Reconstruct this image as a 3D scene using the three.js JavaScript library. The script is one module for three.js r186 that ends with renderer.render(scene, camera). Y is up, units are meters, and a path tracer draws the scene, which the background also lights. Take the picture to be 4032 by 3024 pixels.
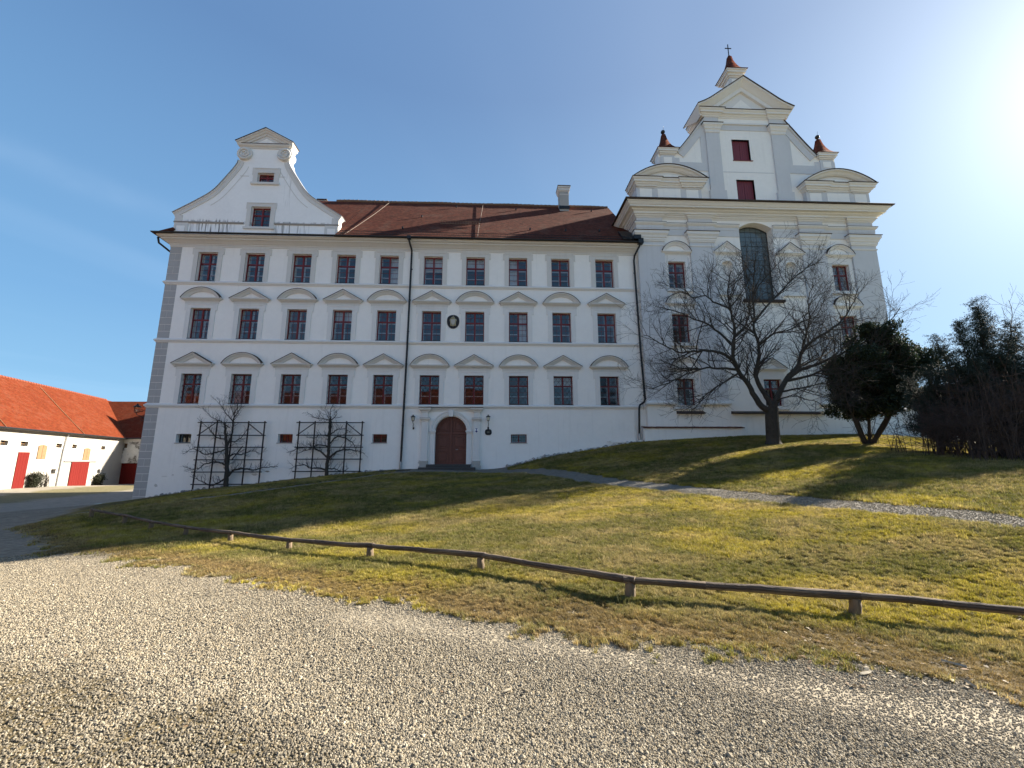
import * as THREE from 'three';
import { mergeGeometries, toCreasedNormals } from 'three/addons/utils/BufferGeometryUtils.js';
import { RoundedBoxGeometry } from 'three/addons/geometries/RoundedBoxGeometry.js';

function rng(seed) { let a = seed >>> 0; return () => { a = (a + 0x6D2B79F5) | 0; let t = Math.imul(a ^ (a >>> 15), 1 | a); t = (t + Math.imul(t ^ (t >>> 7), 61 | t)) ^ t; return ((t ^ (t >>> 14)) >>> 0) / 4294967296; }; }
function hash(x, y, s = 0) { let h = Math.imul(x | 0, 374761393) + Math.imul(y | 0, 668265263) + Math.imul(s | 0, 974634777); h = Math.imul(h ^ (h >>> 13), 1274126177); return ((h ^ (h >>> 16)) >>> 0) / 4294967296; }
function vnoise(x, y, s = 0, px = 0, py = 0) {
  let xi = Math.floor(x), yi = Math.floor(y); const fx = x - xi, fy = y - yi, u = fx * fx * (3 - 2 * fx), v = fy * fy * (3 - 2 * fy);
  let x1 = xi + 1, y1 = yi + 1;
  if (px) { xi = ((xi % px) + px) % px; x1 = ((x1 % px) + px) % px; yi = ((yi % py) + py) % py; y1 = ((y1 % py) + py) % py; }
  const a = hash(xi, yi, s), b = hash(x1, yi, s), c = hash(xi, y1, s), d = hash(x1, y1, s);
  return a + (b - a) * u + (c - a) * v + (a - b - c + d) * u * v;
}
function fbm(x, y, oct, s = 0, p = 0) { let f = 0, a = 0.5, t = 0; for (let i = 0; i < oct; i++) { f += a * vnoise(x, y, s + i * 17, p, p); t += a; a *= 0.5; x *= 2; y *= 2; p *= 2; } return f / t; }
const clamp = (v, a = 0, b = 1) => Math.min(b, Math.max(a, v));
const smooth = (a, b, v) => { const t = clamp((v - a) / (b - a)); return t * t * (3 - 2 * t); };
const mix = (a, b, t) => a + (b - a) * t;
const mix3 = (a, b, t) => [mix(a[0], b[0], t), mix(a[1], b[1], t), mix(a[2], b[2], t)];

// ---------------------------------------------------------------- camera, sky, sun, exposure
const scene = new THREE.Scene();
const EYE = 1.7;
const camera = new THREE.PerspectiveCamera(83.97, 4 / 3, 0.1, 2000);
camera.rotation.order = 'YXZ';
camera.position.set(0, EYE, 0);
camera.rotation.set(0.18145, -0.04455, -0.00186);

const SUN_AZ = 66.5 * Math.PI / 180, SUN_EL = 28 * Math.PI / 180;      // azimuth from -z towards +x
const sunDir = new THREE.Vector3(Math.sin(SUN_AZ) * Math.cos(SUN_EL), Math.sin(SUN_EL), -Math.cos(SUN_AZ) * Math.cos(SUN_EL));
const sun = new THREE.DirectionalLight(new THREE.Color(1.0, 0.90, 0.76), 5.0);
sun.position.copy(sunDir).multiplyScalar(120);
sun.castShadow = true;
sun.shadow.mapSize.set(4096, 4096);
Object.assign(sun.shadow.camera, { left: -75, right: 75, top: 75, bottom: -75, near: 1, far: 300 });
sun.shadow.bias = -0.0005;
scene.add(sun, sun.target);

{ // clear late-winter sky: blue dome, pale horizon, broad white aureole round the sun
  const W = 2048, H = 1024, d = new Float32Array(W * H * 4);
  const zen = [0.0235, 0.0553, 0.1237], mid = [0.0273, 0.0657, 0.1367], low = [0.0542, 0.1217, 0.2104], hor = [0.0972, 0.1862, 0.2637];
  const cA = new THREE.Vector3(-0.727, 0.4345, -0.5317), cN = new THREE.Vector3(-0.5403, 0.4271, -0.725).cross(cA).normalize(), cT = cN.clone().cross(cA).negate();   // an old, spread-out vapour trail
  for (let j = 0; j < H; j++) {
    const el = ((j + 0.5) / H - 0.5) * Math.PI, y = Math.sin(el), c = Math.cos(el);
    for (let i = 0; i < W; i++) {
      const a = ((i + 0.5) / W - 0.5) * 2 * Math.PI, x = Math.cos(a) * c, z = Math.sin(a) * c;
      const th = Math.acos(Math.min(1, Math.max(-1, x * sunDir.x + y * sunDir.y + z * sunDir.z))) * 180 / Math.PI;
      const e = Math.max(0, el) * 180 / Math.PI, a1 = Math.min(1, e / 16), a2 = Math.min(1, Math.max(0, (e - 16) / 28)), a3 = Math.min(1, Math.max(0, (e - 44) / 46));
      const q = Math.max(0.12, y), ci = 0.016 * smooth(0.52, 0.85, fbm(x / q * 1.1 + z / q * 0.5 + 4, (z / q - x / q * 0.45) * 0.16, 4, 88)) * Math.min(1, e / 12);
      const g = 0.38 * Math.exp(-th / 6) + 0.145 * Math.exp(-th / 18) + 0.055 * Math.exp(-th / 45) + ci;
      const off = Math.asin(x * cN.x + y * cN.y + z * cN.z) * 57.3, al = Math.atan2(x * cT.x + y * cT.y + z * cT.z, x * cA.x + y * cA.y + z * cA.z) * 57.3;
      const trail = Math.abs(off) < 6 ? 0.011 * Math.exp(-((off + 0.5 * (fbm(al * 0.3, 3, 2, 5) - 0.5)) ** 2) / 1.1) * smooth(-55, -10, al) * (1 - smooth(4, 22, al)) * (0.5 + fbm(al * 0.5, off * 0.8, 3, 19)) : 0;
      const o = (j * W + i) * 4, tint = [1.03, 1.0, 0.94];
      for (let k = 0; k < 3; k++) d[o + k] = hor[k] + (low[k] - hor[k]) * a1 + (mid[k] - low[k]) * a2 + (zen[k] - mid[k]) * a3 + (g + trail) * tint[k];
      d[o + 3] = 1;
    }
  }
  const sky = new THREE.DataTexture(d, W, H, THREE.RGBAFormat, THREE.FloatType);
  sky.mapping = THREE.EquirectangularReflectionMapping;
  sky.magFilter = THREE.LinearFilter; sky.minFilter = THREE.LinearFilter;
  sky.needsUpdate = true;
  scene.background = sky; scene.environment = sky;
}
const renderer = new THREE.WebGLRenderer({ antialias: true });
renderer.toneMapping = THREE.LinearToneMapping;
renderer.toneMappingExposure = 3.7;
renderer.shadowMap.enabled = true;

// ---------------------------------------------------------------- helpers
const srgb = v => { v = clamp(v); return Math.round(255 * (v <= 0.0031308 ? v * 12.92 : 1.055 * Math.pow(v, 1 / 2.4) - 0.055)); };
function dataTex(w, h, fn, colour, repeat = true) {          // fn(i, j) -> [r, g, b] linear (colour) or a height
  const d = new Uint8Array(w * h * 4);
  for (let j = 0; j < h; j++) for (let i = 0; i < w; i++) {
    const v = fn(i, j), o = (j * w + i) * 4;
    if (colour) { d[o] = srgb(v[0]); d[o + 1] = srgb(v[1]); d[o + 2] = srgb(v[2]); } else d[o] = d[o + 1] = d[o + 2] = Math.round(255 * clamp(v));
    d[o + 3] = 255;
  }
  const t = new THREE.DataTexture(d, w, h, THREE.RGBAFormat);
  t.magFilter = THREE.LinearFilter; t.minFilter = THREE.LinearMipmapLinearFilter; t.generateMipmaps = true;
  if (repeat) t.wrapS = t.wrapT = THREE.RepeatWrapping;
  if (colour) t.colorSpace = THREE.SRGBColorSpace;
  t.needsUpdate = true;
  return t;
}
const lin = (r, g, b) => new THREE.Color().setRGB(r, g, b);
const std = (c, rough = 0.9, extra = {}) => new THREE.MeshStandardMaterial({ color: lin(...c), roughness: rough, side: THREE.DoubleSide, ...extra });

const used = {};
function numbered(name) { const n = used[name] = (used[name] ?? -1) + 1; return n ? `${name}_${String(n).padStart(3, '0')}` : name; }
function shade(o) { o.traverse(m => { if (m.isMesh) { m.castShadow = true; m.receiveShadow = true; } }); return o; }
function thing(name, label, category, pos = [0, 0, 0], group) {
  const o = new THREE.Group(); o.name = numbered(name); o.position.set(...pos); scene.add(o);
  o.userData = { label, category }; if (group) o.userData.group = group;
  return o;
}
function grp(name, parent) { const o = new THREE.Group(); o.name = name; parent.add(o); return o; }
const flat = g => { const q = g.index ? g.toNonIndexed() : g; for (const k of Object.keys(q.attributes)) if (!['position', 'normal', 'uv'].includes(k)) q.deleteAttribute(k); if (!q.attributes.normal) q.computeVertexNormals(); if (!q.attributes.uv) q.setAttribute('uv', new THREE.BufferAttribute(new Float32Array(q.attributes.position.count * 2), 2)); return q; };
function boxUV(g, s = 1) {                                    // uv in metres / s from the dominant axis of each face
  const p = g.attributes.position, n = g.attributes.normal, uv = g.attributes.uv;
  for (let i = 0; i < p.count; i++) {
    const ax = Math.abs(n.getX(i)), ay = Math.abs(n.getY(i)), az = Math.abs(n.getZ(i));
    if (az >= ax && az >= ay) uv.setXY(i, p.getX(i) / s, p.getY(i) / s);
    else if (ax >= ay) uv.setXY(i, p.getZ(i) / s, p.getY(i) / s);
    else uv.setXY(i, p.getX(i) / s, p.getZ(i) / s);
  }
  return g;
}
function join(gs, uvs = 1) { const l = (Array.isArray(gs) ? gs : [gs]).map(flat); const g = l.length > 1 ? mergeGeometries(l) : l[0]; return uvs ? boxUV(g, uvs) : g; }
function mesh(name, gs, mat, parent, uvs = 1) { const m = new THREE.Mesh(join(gs, uvs), mat); m.name = name; parent.add(m); return m; }
function inst(name, geo, mat, parent, pos) { const m = new THREE.Mesh(geo, mat); m.name = name; if (pos) m.position.set(...pos); parent.add(m); return m; }
const box = (x0, x1, y0, y1, z0, z1) => new THREE.BoxGeometry(x1 - x0, y1 - y0, z1 - z0).translate((x0 + x1) / 2, (y0 + y1) / 2, (z0 + z1) / 2);
const rbox = (x0, x1, y0, y1, z0, z1, r = 0.02) => new RoundedBoxGeometry(x1 - x0, y1 - y0, z1 - z0, 1, r).translate((x0 + x1) / 2, (y0 + y1) / 2, (z0 + z1) / 2);
function quadMesh(quads) { const p = []; for (const [a, b, c, d] of quads) p.push(...a, ...b, ...c, ...a, ...c, ...d); const g = new THREE.BufferGeometry(); g.setAttribute('position', new THREE.Float32BufferAttribute(p, 3)); g.computeVertexNormals(); return g; }
function poly(pts, z0, z1, holes = []) {                      // an outline in the x-y plane given thickness from z0 to z1
  const s = new THREE.Shape(pts.map(q => new THREE.Vector2(...q)));
  for (const h of holes) s.holes.push(new THREE.Path(h.map(q => new THREE.Vector2(...q))));
  return new THREE.ExtrudeGeometry(s, { depth: z1 - z0, bevelEnabled: false, curveSegments: 8 }).translate(0, 0, z0);
}
const rect = (x0, x1, y0, y1) => [[x0, y0], [x1, y0], [x1, y1], [x0, y1]];
// sweep a moulding; ring(i) gives the profile's points at station i, ends are capped
function loft(rings) {
  const q = [], n = rings[0].length;
  for (let i = 0; i + 1 < rings.length; i++) for (let k = 0; k < n; k++) { const l = (k + 1) % n; q.push([rings[i][k], rings[i + 1][k], rings[i + 1][l], rings[i][l]]); }
  const g = quadMesh(q), caps = [];
  for (const r of [rings[0], rings[rings.length - 1]]) {
    const a = new THREE.Vector3(...r[0]), e1 = new THREE.Vector3(), nn = new THREE.Vector3();
    for (let k = 1; k + 1 < n; k++) nn.add(new THREE.Vector3(...r[k]).sub(a).cross(new THREE.Vector3(...r[k + 1]).sub(a)));
    nn.normalize(); e1.set(...r[1]).sub(a).normalize(); const e2 = nn.clone().cross(e1);
    const f = r.map(p => { const v = new THREE.Vector3(...p).sub(a); return new THREE.Vector2(v.dot(e1), v.dot(e2)); });
    for (const t of THREE.ShapeUtils.triangulateShape(f, [])) caps.push(...r[t[0]], ...r[t[1]], ...r[t[2]]);
  }
  const c = new THREE.BufferGeometry(); c.setAttribute('position', new THREE.Float32BufferAttribute(caps, 3)); c.computeVertexNormals();
  return mergeGeometries([flat(g), flat(c)]);
}
function miters(path, closed = false) {                       // unit normals (left of travel) scaled for mitred corners
  return path.map((p, i) => {
    const a = i ? path[i - 1] : closed ? path[path.length - 2] : null, b = i + 1 < path.length ? path[i + 1] : closed ? path[1] : null;
    const nrm = (u, v) => { const dx = v[0] - u[0], dy = v[1] - u[1], l = Math.hypot(dx, dy); return [-dy / l, dx / l]; };
    const n1 = a ? nrm(a, p) : nrm(p, b), n2 = b ? nrm(p, b) : n1;
    const k = 1 + n1[0] * n2[0] + n1[1] * n2[1];
    return [(n1[0] + n2[0]) / k, (n1[1] + n2[1]) / k];
  });
}
const sweepXZ = (prof, path) => { const m = miters(path); return loft(path.map((p, i) => prof.map(([o, y]) => [p[0] + m[i][0] * o, y, p[1] + m[i][1] * o]))); };
const sweepXY = (prof, path) => { const m = miters(path); return loft(path.map((p, i) => prof.map(([o, z]) => [p[0] + m[i][0] * o, p[1] + m[i][1] * o, z]))); };
function tube(pts, radii, sides = 6, cap = true) {            // tapered limb through points
  const V = pts.map(p => new THREE.Vector3(...p)), pos = [], idx = [], uv = []; let u = new THREE.Vector3(0.31, 0.1, 0.94), len = 0;
  for (let i = 0; i < V.length; i++) {
    const t = (i + 1 < V.length ? V[i + 1].clone() : V[i].clone()).sub(i ? V[i - 1] : V[i]).normalize();
    u.sub(t.clone().multiplyScalar(u.dot(t))); if (u.lengthSq() < 1e-6) u.set(t.y, t.z, t.x).cross(t); u.normalize();
    const w = t.clone().cross(u), r = Array.isArray(radii) ? radii[i] : radii;
    if (i) len += V[i].distanceTo(V[i - 1]);
    for (let k = 0; k < sides; k++) { const a = k / sides * Math.PI * 2, c = Math.cos(a) * r, s = Math.sin(a) * r; pos.push(V[i].x + u.x * c + w.x * s, V[i].y + u.y * c + w.y * s, V[i].z + u.z * c + w.z * s); uv.push(k / sides, len); }
  }
  for (let i = 0; i + 1 < V.length; i++) for (let k = 0; k < sides; k++) { const a = i * sides + k, b = i * sides + (k + 1) % sides; idx.push(a, b, a + sides, b, b + sides, a + sides); }
  if (cap) { const e = (V.length - 1) * sides; for (let k = 1; k + 1 < sides; k++) { idx.push(0, k + 1, k); idx.push(e, e + k, e + k + 1); } }
  const g = new THREE.BufferGeometry(); g.setAttribute('position', new THREE.Float32BufferAttribute(pos, 3)); g.setAttribute('uv', new THREE.Float32BufferAttribute(uv, 2)); g.setIndex(idx); g.computeVertexNormals();
  return g;
}
const lathe = (prof, seg = 12) => new THREE.LatheGeometry(prof.map(p => new THREE.Vector2(...p)), seg);

// ---------------------------------------------------------------- materials
const plasterBump = dataTex(512, 512, (i, j) => 0.5 * fbm(i / 8, j / 8, 3, 3, 64) + 0.5 * vnoise(i / 4, j / 4, 9, 128, 128), false);
const plasterMap = dataTex(1024, 1024, (i, j) => {            // tile of 12 m: faint clouding, patches of repaired render, hairline runs
  const f = fbm(i / 128, j / 128, 5, 21, 8), g = fbm(i / 16, j / 16, 3, 40, 64), s = vnoise(i / 10, j / 170, 77, 102, 6);
  const v = 0.975 + 0.06 * (f - 0.5) + 0.05 * (g - 0.5) - 0.035 * smooth(0.72, 0.95, s);
  return [v, v * 0.997, v * 0.985];
}, true);
plasterMap.repeat.set(1 / 12, 1 / 12); plasterBump.repeat.set(1 / 1.5, 1 / 1.5);
const plaster = (c, rough = 0.92, bump = 0.006) => new THREE.MeshStandardMaterial({ color: lin(...c), roughness: rough, map: plasterMap, bumpMap: plasterBump, bumpScale: bump, side: THREE.DoubleSide });
const M = {
  white: plaster([0.90, 0.88, 0.845]),
  trim: plaster([0.66, 0.645, 0.615], 0.9, 0.003),
  trimLight: plaster([0.75, 0.74, 0.72], 0.9, 0.003),
  pilaster: plaster([0.62, 0.625, 0.64], 0.9, 0.004),
  quoin: plaster([0.40, 0.40, 0.40], 0.9, 0.004),
  red: std([0.16, 0.010, 0.012], 0.55),
  shutter: std([0.16, 0.028, 0.04], 0.65),
  iron: std([0.012, 0.013, 0.015], 0.5, { metalness: 0.4 }),
  gutter: std([0.022, 0.024, 0.026], 0.45, { metalness: 0.5 }),
  zinc: std([0.35, 0.36, 0.37], 0.45, { metalness: 0.7 }),
  glass: new THREE.MeshPhysicalMaterial({ color: lin(0.95, 0.97, 1), roughness: 0.02, transmission: 1, thickness: 0, ior: 1.55, side: THREE.DoubleSide }),
  lampGlass: new THREE.MeshPhysicalMaterial({ color: lin(0.95, 0.93, 0.85), roughness: 0.15, transmission: 1, thickness: 0, ior: 1.5, side: THREE.DoubleSide }),
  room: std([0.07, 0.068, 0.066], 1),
  innerFrame: std([0.4, 0.4, 0.38], 0.7),
  curtain: std([0.6, 0.6, 0.58], 1),
};

// ---------------------------------------------------------------- terrain
const FENCE = [[10.8, -0.02, -2.3], [8.55, -0.03, -3.2], [6.30, -0.05, -4.10], [4.10, -0.04, -5.03], [1.68, 0.07, -5.5], [-0.17, 0.06, -7.0], [-2.22, -0.02, -8.3], [-4.25, -0.13, -9.6], [-6.29, -0.18, -11.05], [-8.25, -0.25, -12.4], [-10.25, -0.26, -13.85], [-12.2, -0.32, -15.3], [-14.37, -0.2, -16.55]];
const ctrl = [ // x, z, height
  [-21.7, -27.4, -0.5], [-18.1, -27.2, 0.05], [-16, -27.2, 0.22], [-14.2, -27.2, 0.4], [-12.15, -27.2, 0.69], [-10.1, -27.2, 0.88], [-8.2, -27.2, 1.1], [-5.7, -27.2, 1.29], [-3, -27, 1.28], [0.6, -27.2, 1.28],
  [3.05, -27.3, 1.97], [5.35, -27.3, 2.33], [7.57, -27.3, 2.68], [9.34, -27.3, 2.97], [12.5, -27.1, 3.13], [16.1, -27, 3.32], [23, -27, 3.42], [27.2, -27, 3.4], [-5.05, -25, 1.09], [-2.3, -25, 1.07], [0.5, -25, 1.1],
  [5.35, -17.53, 0.95], [4.78, -15.72, 0.79], [6.65, -15.05, 0.88], [5.97, -13.55, 0.74], [7.64, -13.17, 0.79], [6.88, -11.9, 0.68], [8.41, -11.71, 0.75], [7.6, -10.61, 0.62], [9.03, -10.52, 0.72], [8.4, -9.2, 0.59], [10, -8.7, 0.66], [9.33, -7.42, 0.57],
  [14.7, -22, 2.58], [19.8, -22, 2.69], [20.7, -16, 1.76], [17.8, -16, 1.96], [14, -13, 1.35], [16, -8, 0.9], [24, -20, 2.3], [35, -27, 3.2], [30, -5, 0.8], [12, -4, 0.12], [30, -15, 1.7],
  ...FENCE.slice(2).map(p => [p[0], p[2], p[1]]),
  [-6.5, -25.6, 1.0], [-8.9, -22.5, 0.66], [-11.6, -19.8, 0.3], [-14.1, -19.1, 0.0], [-16.3, -19.2, -0.3], [-16.5, -16.9, -0.5],
  [0, 0, 0], [3, -2.6, 0], [-3, -2.6, 0], [0, -4, 0], [5, 1, 0.03], [10, 1, 0.08], [0, 10, 0.02], [30, 10, 0.3], [-6, -5.5, -0.1], [-10, -9, -0.35], [-14, -12, -0.52], [-20, -20, -0.62], [-25, -30, -0.9], [-30, -15, -0.9], [-40, -40, -1.0], [-51, -61, -1.1], [-46.3, -43.5, -0.72], [-48, -50, -0.76], [-49.3, -56, -1.0], [-30, 10, -0.8], [-40, -5, -0.9], [-35, -60, -1.2],
  [-22, -45, -0.8], [10, -45, 2], [30, -45, 3], [60, -40, 3], [60, 10, 1], [0, 40, 0], [60, 60, 1], [-60, 60, -1], [-80, -20, -1], [-80, -80, -1.2], [0, -90, 0.5], [70, -90, 2],
];
const height = (() => {
  const n = ctrl.length, c2 = 1.2, A = [], b = [];
  for (let i = 0; i < n; i++) { A.push(new Float64Array(n)); for (let j = 0; j < n; j++) A[i][j] = Math.sqrt((ctrl[i][0] - ctrl[j][0]) ** 2 + (ctrl[i][1] - ctrl[j][1]) ** 2 + c2); A[i][i] -= 0.35; b.push(ctrl[i][2]); }
  for (let k = 0; k < n; k++) {
    let m = k; for (let i = k + 1; i < n; i++) if (Math.abs(A[i][k]) > Math.abs(A[m][k])) m = i;
    [A[k], A[m]] = [A[m], A[k]]; [b[k], b[m]] = [b[m], b[k]];
    for (let i = k + 1; i < n; i++) { const f = A[i][k] / A[k][k]; if (!f) continue; for (let j = k; j < n; j++) A[i][j] -= f * A[k][j]; b[i] -= f * b[k]; }
  }
  const w = new Float64Array(n);
  for (let i = n - 1; i >= 0; i--) { let s = b[i]; for (let j = i + 1; j < n; j++) s -= A[i][j] * w[j]; w[i] = s / A[i][i]; }
  return (x, z) => { let s = 0; const r = Math.hypot(x, z), k = r > 95 ? 95 / r : 1, X = x * k, Z = z * k; for (let i = 0; i < n; i++) s += w[i] * Math.sqrt((X - ctrl[i][0]) ** 2 + (Z - ctrl[i][1]) ** 2 + c2); return s; };
})();
// what lies where: signed fields in plan
function segDist(x, z, P) { let best = 1e9; for (let i = 0; i + 1 < P.length; i++) { const [ax, az] = P[i], [bx, bz] = P[i + 1], dx = bx - ax, dz = bz - az, t = clamp(((x - ax) * dx + (z - az) * dz) / (dx * dx + dz * dz)); best = Math.min(best, Math.hypot(x - ax - dx * t, z - az - dz * t)); } return best; }
function inside(x, z, P) { let c = false; for (let i = 0, j = P.length - 1; i < P.length; j = i++) { const [xi, zi] = P[i], [xj, zj] = P[j]; if ((zi > z) !== (zj > z) && x < (xj - xi) * (z - zi) / (zj - zi) + xi) c = !c; } return c; }
const LAWN = [[-17.0, -17.2], [-16.2, -16.3], [-12.5, -13.2], [-10.1, -11.2], [-6.8, -9.45], [-4.35, -7.7], [-2.5, -6.8], [-1, -5.8], [0.18, -5.2], [0.9, -4.75], [1.8, -4.55], [2.6, -4.32], [3.25, -3.98], [3.82, -3.7], [4.2, -3.4], [5.6, -2.8], [9, -1.6], [40, 0], [40, -30], [28, -30], [10, -27.6], [-21.6, -27.6], [-22.6, -27.4], [-20, -22.2], [-18.6, -20.5]];
const PATH_R = [[-5.3, -26.2], [-2.5, -26.2], [0.2, -25.7], [2.2, -22.9], [5.05, -16.8], [6.3, -14.3], [7.3, -12.4], [8.0, -11.2], [8.65, -10.0], [9.6, -8.2], [11, -6]];
const PATH_L = [[-17.5, -19.6], [-16.2, -19.3], [-14.1, -19.2], [-11.6, -19.9], [-8.9, -22.4], [-6.6, -25.3], [-5, -26.2]];
const SAND = [[-1.6, -5.2], [-0.4, -4.7], [1.3, -4.0], [2.1, -3.55], [3.0, -3.2], [4.2, -2.9]];
function cover(x, z) {                                        // grass 0..1, path 0..1, moss 0..1, bed 0..1, sand 0..1
  const n = fbm(x * 0.9 + 7, z * 0.9, 4, 5) - 0.5, n2 = fbm(x * 3.1, z * 3.1, 3, 61) - 0.5;
  const dl = segDist(x, z, LAWN_LOOP) * (inside(x, z, LAWN) ? 1 : -1);
  let grass = smooth(-0.22, 0.40, dl + n * 0.7 + n2 * 0.6);
  const fringe = smooth(-0.42, 0.05, dl + n * 0.8 + n2 * 0.6) * (1 - smooth(0.1, 0.75, dl + n * 0.9 + n2 * 0.5));
  const dp = Math.min(segDist(x, z, PATH_R) - 0.62, x < -4 ? segDist(x, z, PATH_L) - 0.34 : 9);
  let path = 1 - smooth(-0.12, 0.22, dp + n2 * 0.45);
  const apron = inside(x, z, [[-5.8, -28], [1.0, -28], [0.9, -25.6], [-5.8, -25.2]]) ? 1 : 0; path = Math.max(path, apron);
  const bed = x < -5 && x > -22 && z < -26.35 + 0.4 * n ? 1 : 0;
  const sd = ((x + 4.15) * 1.34 - (z + 4.17) * 2.95) / 3.24, moss = smooth(0.6, -0.3, sd + n * 1.6 + n2 * 1.0) * smooth(0.6, -0.8, x);
  const sand = (1 - smooth(0.0, 0.55, segDist(x, z, SAND) + n * 0.5)) * 0.9;
  return { grass: grass * (1 - path), path, bed, moss, sand: sand * (1 - grass), fringe };
}
const LAWN_LOOP = [...LAWN, LAWN[0]];
function groundColour(x, z, far) {
  const c = cover(x, z), a = fbm(x * 1.3, z * 1.3, 4, 11), f = fbm(x * 9, z * 9, 2, 23), g = hash(Math.floor(x * 55), Math.floor(z * 55), 4);
  let col = mix3([0.20, 0.172, 0.128], [0.275, 0.238, 0.18], a); col = col.map(v => v * (0.62 + 0.55 * f + 0.3 * (g - 0.5)));          // gravel
  col = mix3(col, [0.36, 0.315, 0.235], c.sand * (0.5 + 0.4 * f));
  col = mix3(col, mix3([0.085, 0.065, 0.03], [0.16, 0.125, 0.065], f), c.moss * 0.9);
  col = mix3(col, mix3([0.15, 0.10, 0.04], [0.27, 0.20, 0.085], f), c.fringe * 0.7);
  const y = clamp(smooth(0.46, 0.66, fbm(x * 0.5 + 3, z * 0.9, 4, 31)) * 0.75 + 0.5 * (fbm(x * 4, z * 4, 2, 133) - 0.5)), dry = smooth(0.45, 0.7, fbm(x * 0.8 + 90, z * 1.4, 4, 37));
  let gr = mix3([0.088, 0.076, 0.022], [0.225, 0.178, 0.026], y); gr = mix3(gr, [0.225, 0.165, 0.075], dry * 0.6);
  const cl = smooth(0.3, 0.62, fbm(x * 15, z * 15, 2, 131));                    // dark soil and moss between the tufts
  gr = mix3([0.045, 0.036, 0.016], gr, 0.25 + 0.75 * cl).map(v => v * (0.6 + 0.65 * f + 0.4 * (g - 0.5)));
  col = mix3(col, gr, c.grass);
  col = mix3(col, [0.165, 0.152, 0.128].map(v => v * (0.6 + 0.5 * f + 0.3 * g)), c.path * 0.95);
  if (c.bed) col = mix3(col, [0.035, 0.03, 0.02].map(v => v * (0.6 + 0.9 * g)), 0.85);
  return col;
}
function sheet(name, xs, zs, tex, area, label) {
  const p = [], uv = [], idx = [], [X0, X1, Z0, Z1] = area;
  for (const z of zs) for (const x of xs) { p.push(x, height(x, z), z); uv.push((x - X0) / (X1 - X0), (z - Z0) / (Z1 - Z0)); }
  const n = xs.length;
  for (let j = 0; j + 1 < zs.length; j++) for (let i = 0; i + 1 < n; i++) { const a = j * n + i; idx.push(a, a + n, a + 1, a + 1, a + n, a + n + 1); }
  const g = new THREE.BufferGeometry(); g.setAttribute('position', new THREE.Float32BufferAttribute(p, 3)); g.setAttribute('uv', new THREE.Float32BufferAttribute(uv, 2)); g.setIndex(idx); g.computeVertexNormals();
  const m = new THREE.Mesh(g, tex); m.name = name; m.userData = { kind: 'structure', label, category: 'ground' }; m.receiveShadow = true; scene.add(m); return m;
}
const range = (a, b, n) => Array.from({ length: n + 1 }, (_, i) => a + (b - a) * i / n);
{
  const NA = [-26, 26, -30, 4];
  const W = 2048, H = 1340;
  const map = dataTex(W, H, (i, j) => groundColour(NA[0] + (i + 0.5) / W * 52, NA[2] + (j + 0.5) / H * 34), true, false);
  const bump = dataTex(W, H, (i, j) => { const x = NA[0] + (i + 0.5) / W * 52, z = NA[2] + (j + 0.5) / H * 34; return 0.55 * hash(Math.floor(x * 40), Math.floor(z * 40), 8) + 0.45 * fbm(x * 8, z * 8, 2, 55); }, false, false);
  sheet('ground', range(-26, 26, 208), range(-30, 4, 136), new THREE.MeshPhysicalMaterial({ map, bumpMap: bump, bumpScale: 0.03, roughness: 1, specularIntensity: 0.25, side: THREE.DoubleSide }), NA, 'gravel yard, lawn and footpaths in front of the white buildings');
  // the rest of the ground, out to the horizon: a ring of four sheets that butt against the first
  const out = [6, 12, 20, 32, 50, 80, 120, 200, 400, 900];
  const wx = [...out.map(v => -26 - v).reverse(), -26], ex = [26, ...out.map(v => 26 + v)], nz = [...out.map(v => -30 - v).reverse(), -30], sz = [4, ...out.map(v => 4 + v)];
  const WA = [-66, -26, -76, 4];
  const wmap = dataTex(800, 1600, (i, j) => {
    const x = WA[0] + (i + 0.5) / 800 * 40, z = WA[2] + (j + 0.5) / 1600 * 80, f = fbm(x * 4, z * 4, 3, 23), a = fbm(x * 0.6, z * 0.6, 3, 71), g = hash(i, j, 5);
    const d = (x + 50.71) * 0.971 - (z + 61.5) * 0.2385 + (a - 0.5) * 1.6;         // metres in front of the barn wall
    let c = [0.27, 0.24, 0.185].map(v => v * (0.65 + 0.5 * f + 0.25 * (g - 0.5)));
    c = mix3(c, mix3([0.10, 0.095, 0.03], [0.19, 0.155, 0.075], f).map(v => v * (0.6 + 0.7 * g)), smooth(3.2, 4.2, d) * (1 - smooth(8.5, 10.5, d)));
    return c;
  }, true, false);
  const outer = std([0.16, 0.15, 0.08], 1);
  sheet('ground', range(-66, -26, 80), range(-76, 4, 160), new THREE.MeshStandardMaterial({ map: wmap, roughness: 0.95, side: THREE.DoubleSide }), WA, 'gravel road and grass verge before the barn').name = 'road';
  const gravelFar = std([0.27, 0.24, 0.185], 1);
  const put = (xs, zs, m) => { const o = sheet('far_ground', xs, zs, m, [0, 1, 0, 1], 'ground beyond the yard'); o.name = numbered('far_ground'); };
  put(ex, [...nz.slice(0, -1), -30, -24, -18, -12, -6, 4, ...sz.slice(1)], outer);
  put(range(-26, 26, 12), nz, outer);
  put(range(-26, 26, 26), sz, gravelFar);
  put(range(-66, -26, 10), sz, gravelFar);
  put([-926, -426, -226, -146, -106, -86, -76, -66], [...nz.slice(0, 5), ...range(-76, 4, 10), ...sz.slice(1)], outer);
  put(range(-66, -26, 10), [...nz.slice(0, 5).filter(z => z < -76), -76], outer);
}

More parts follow.
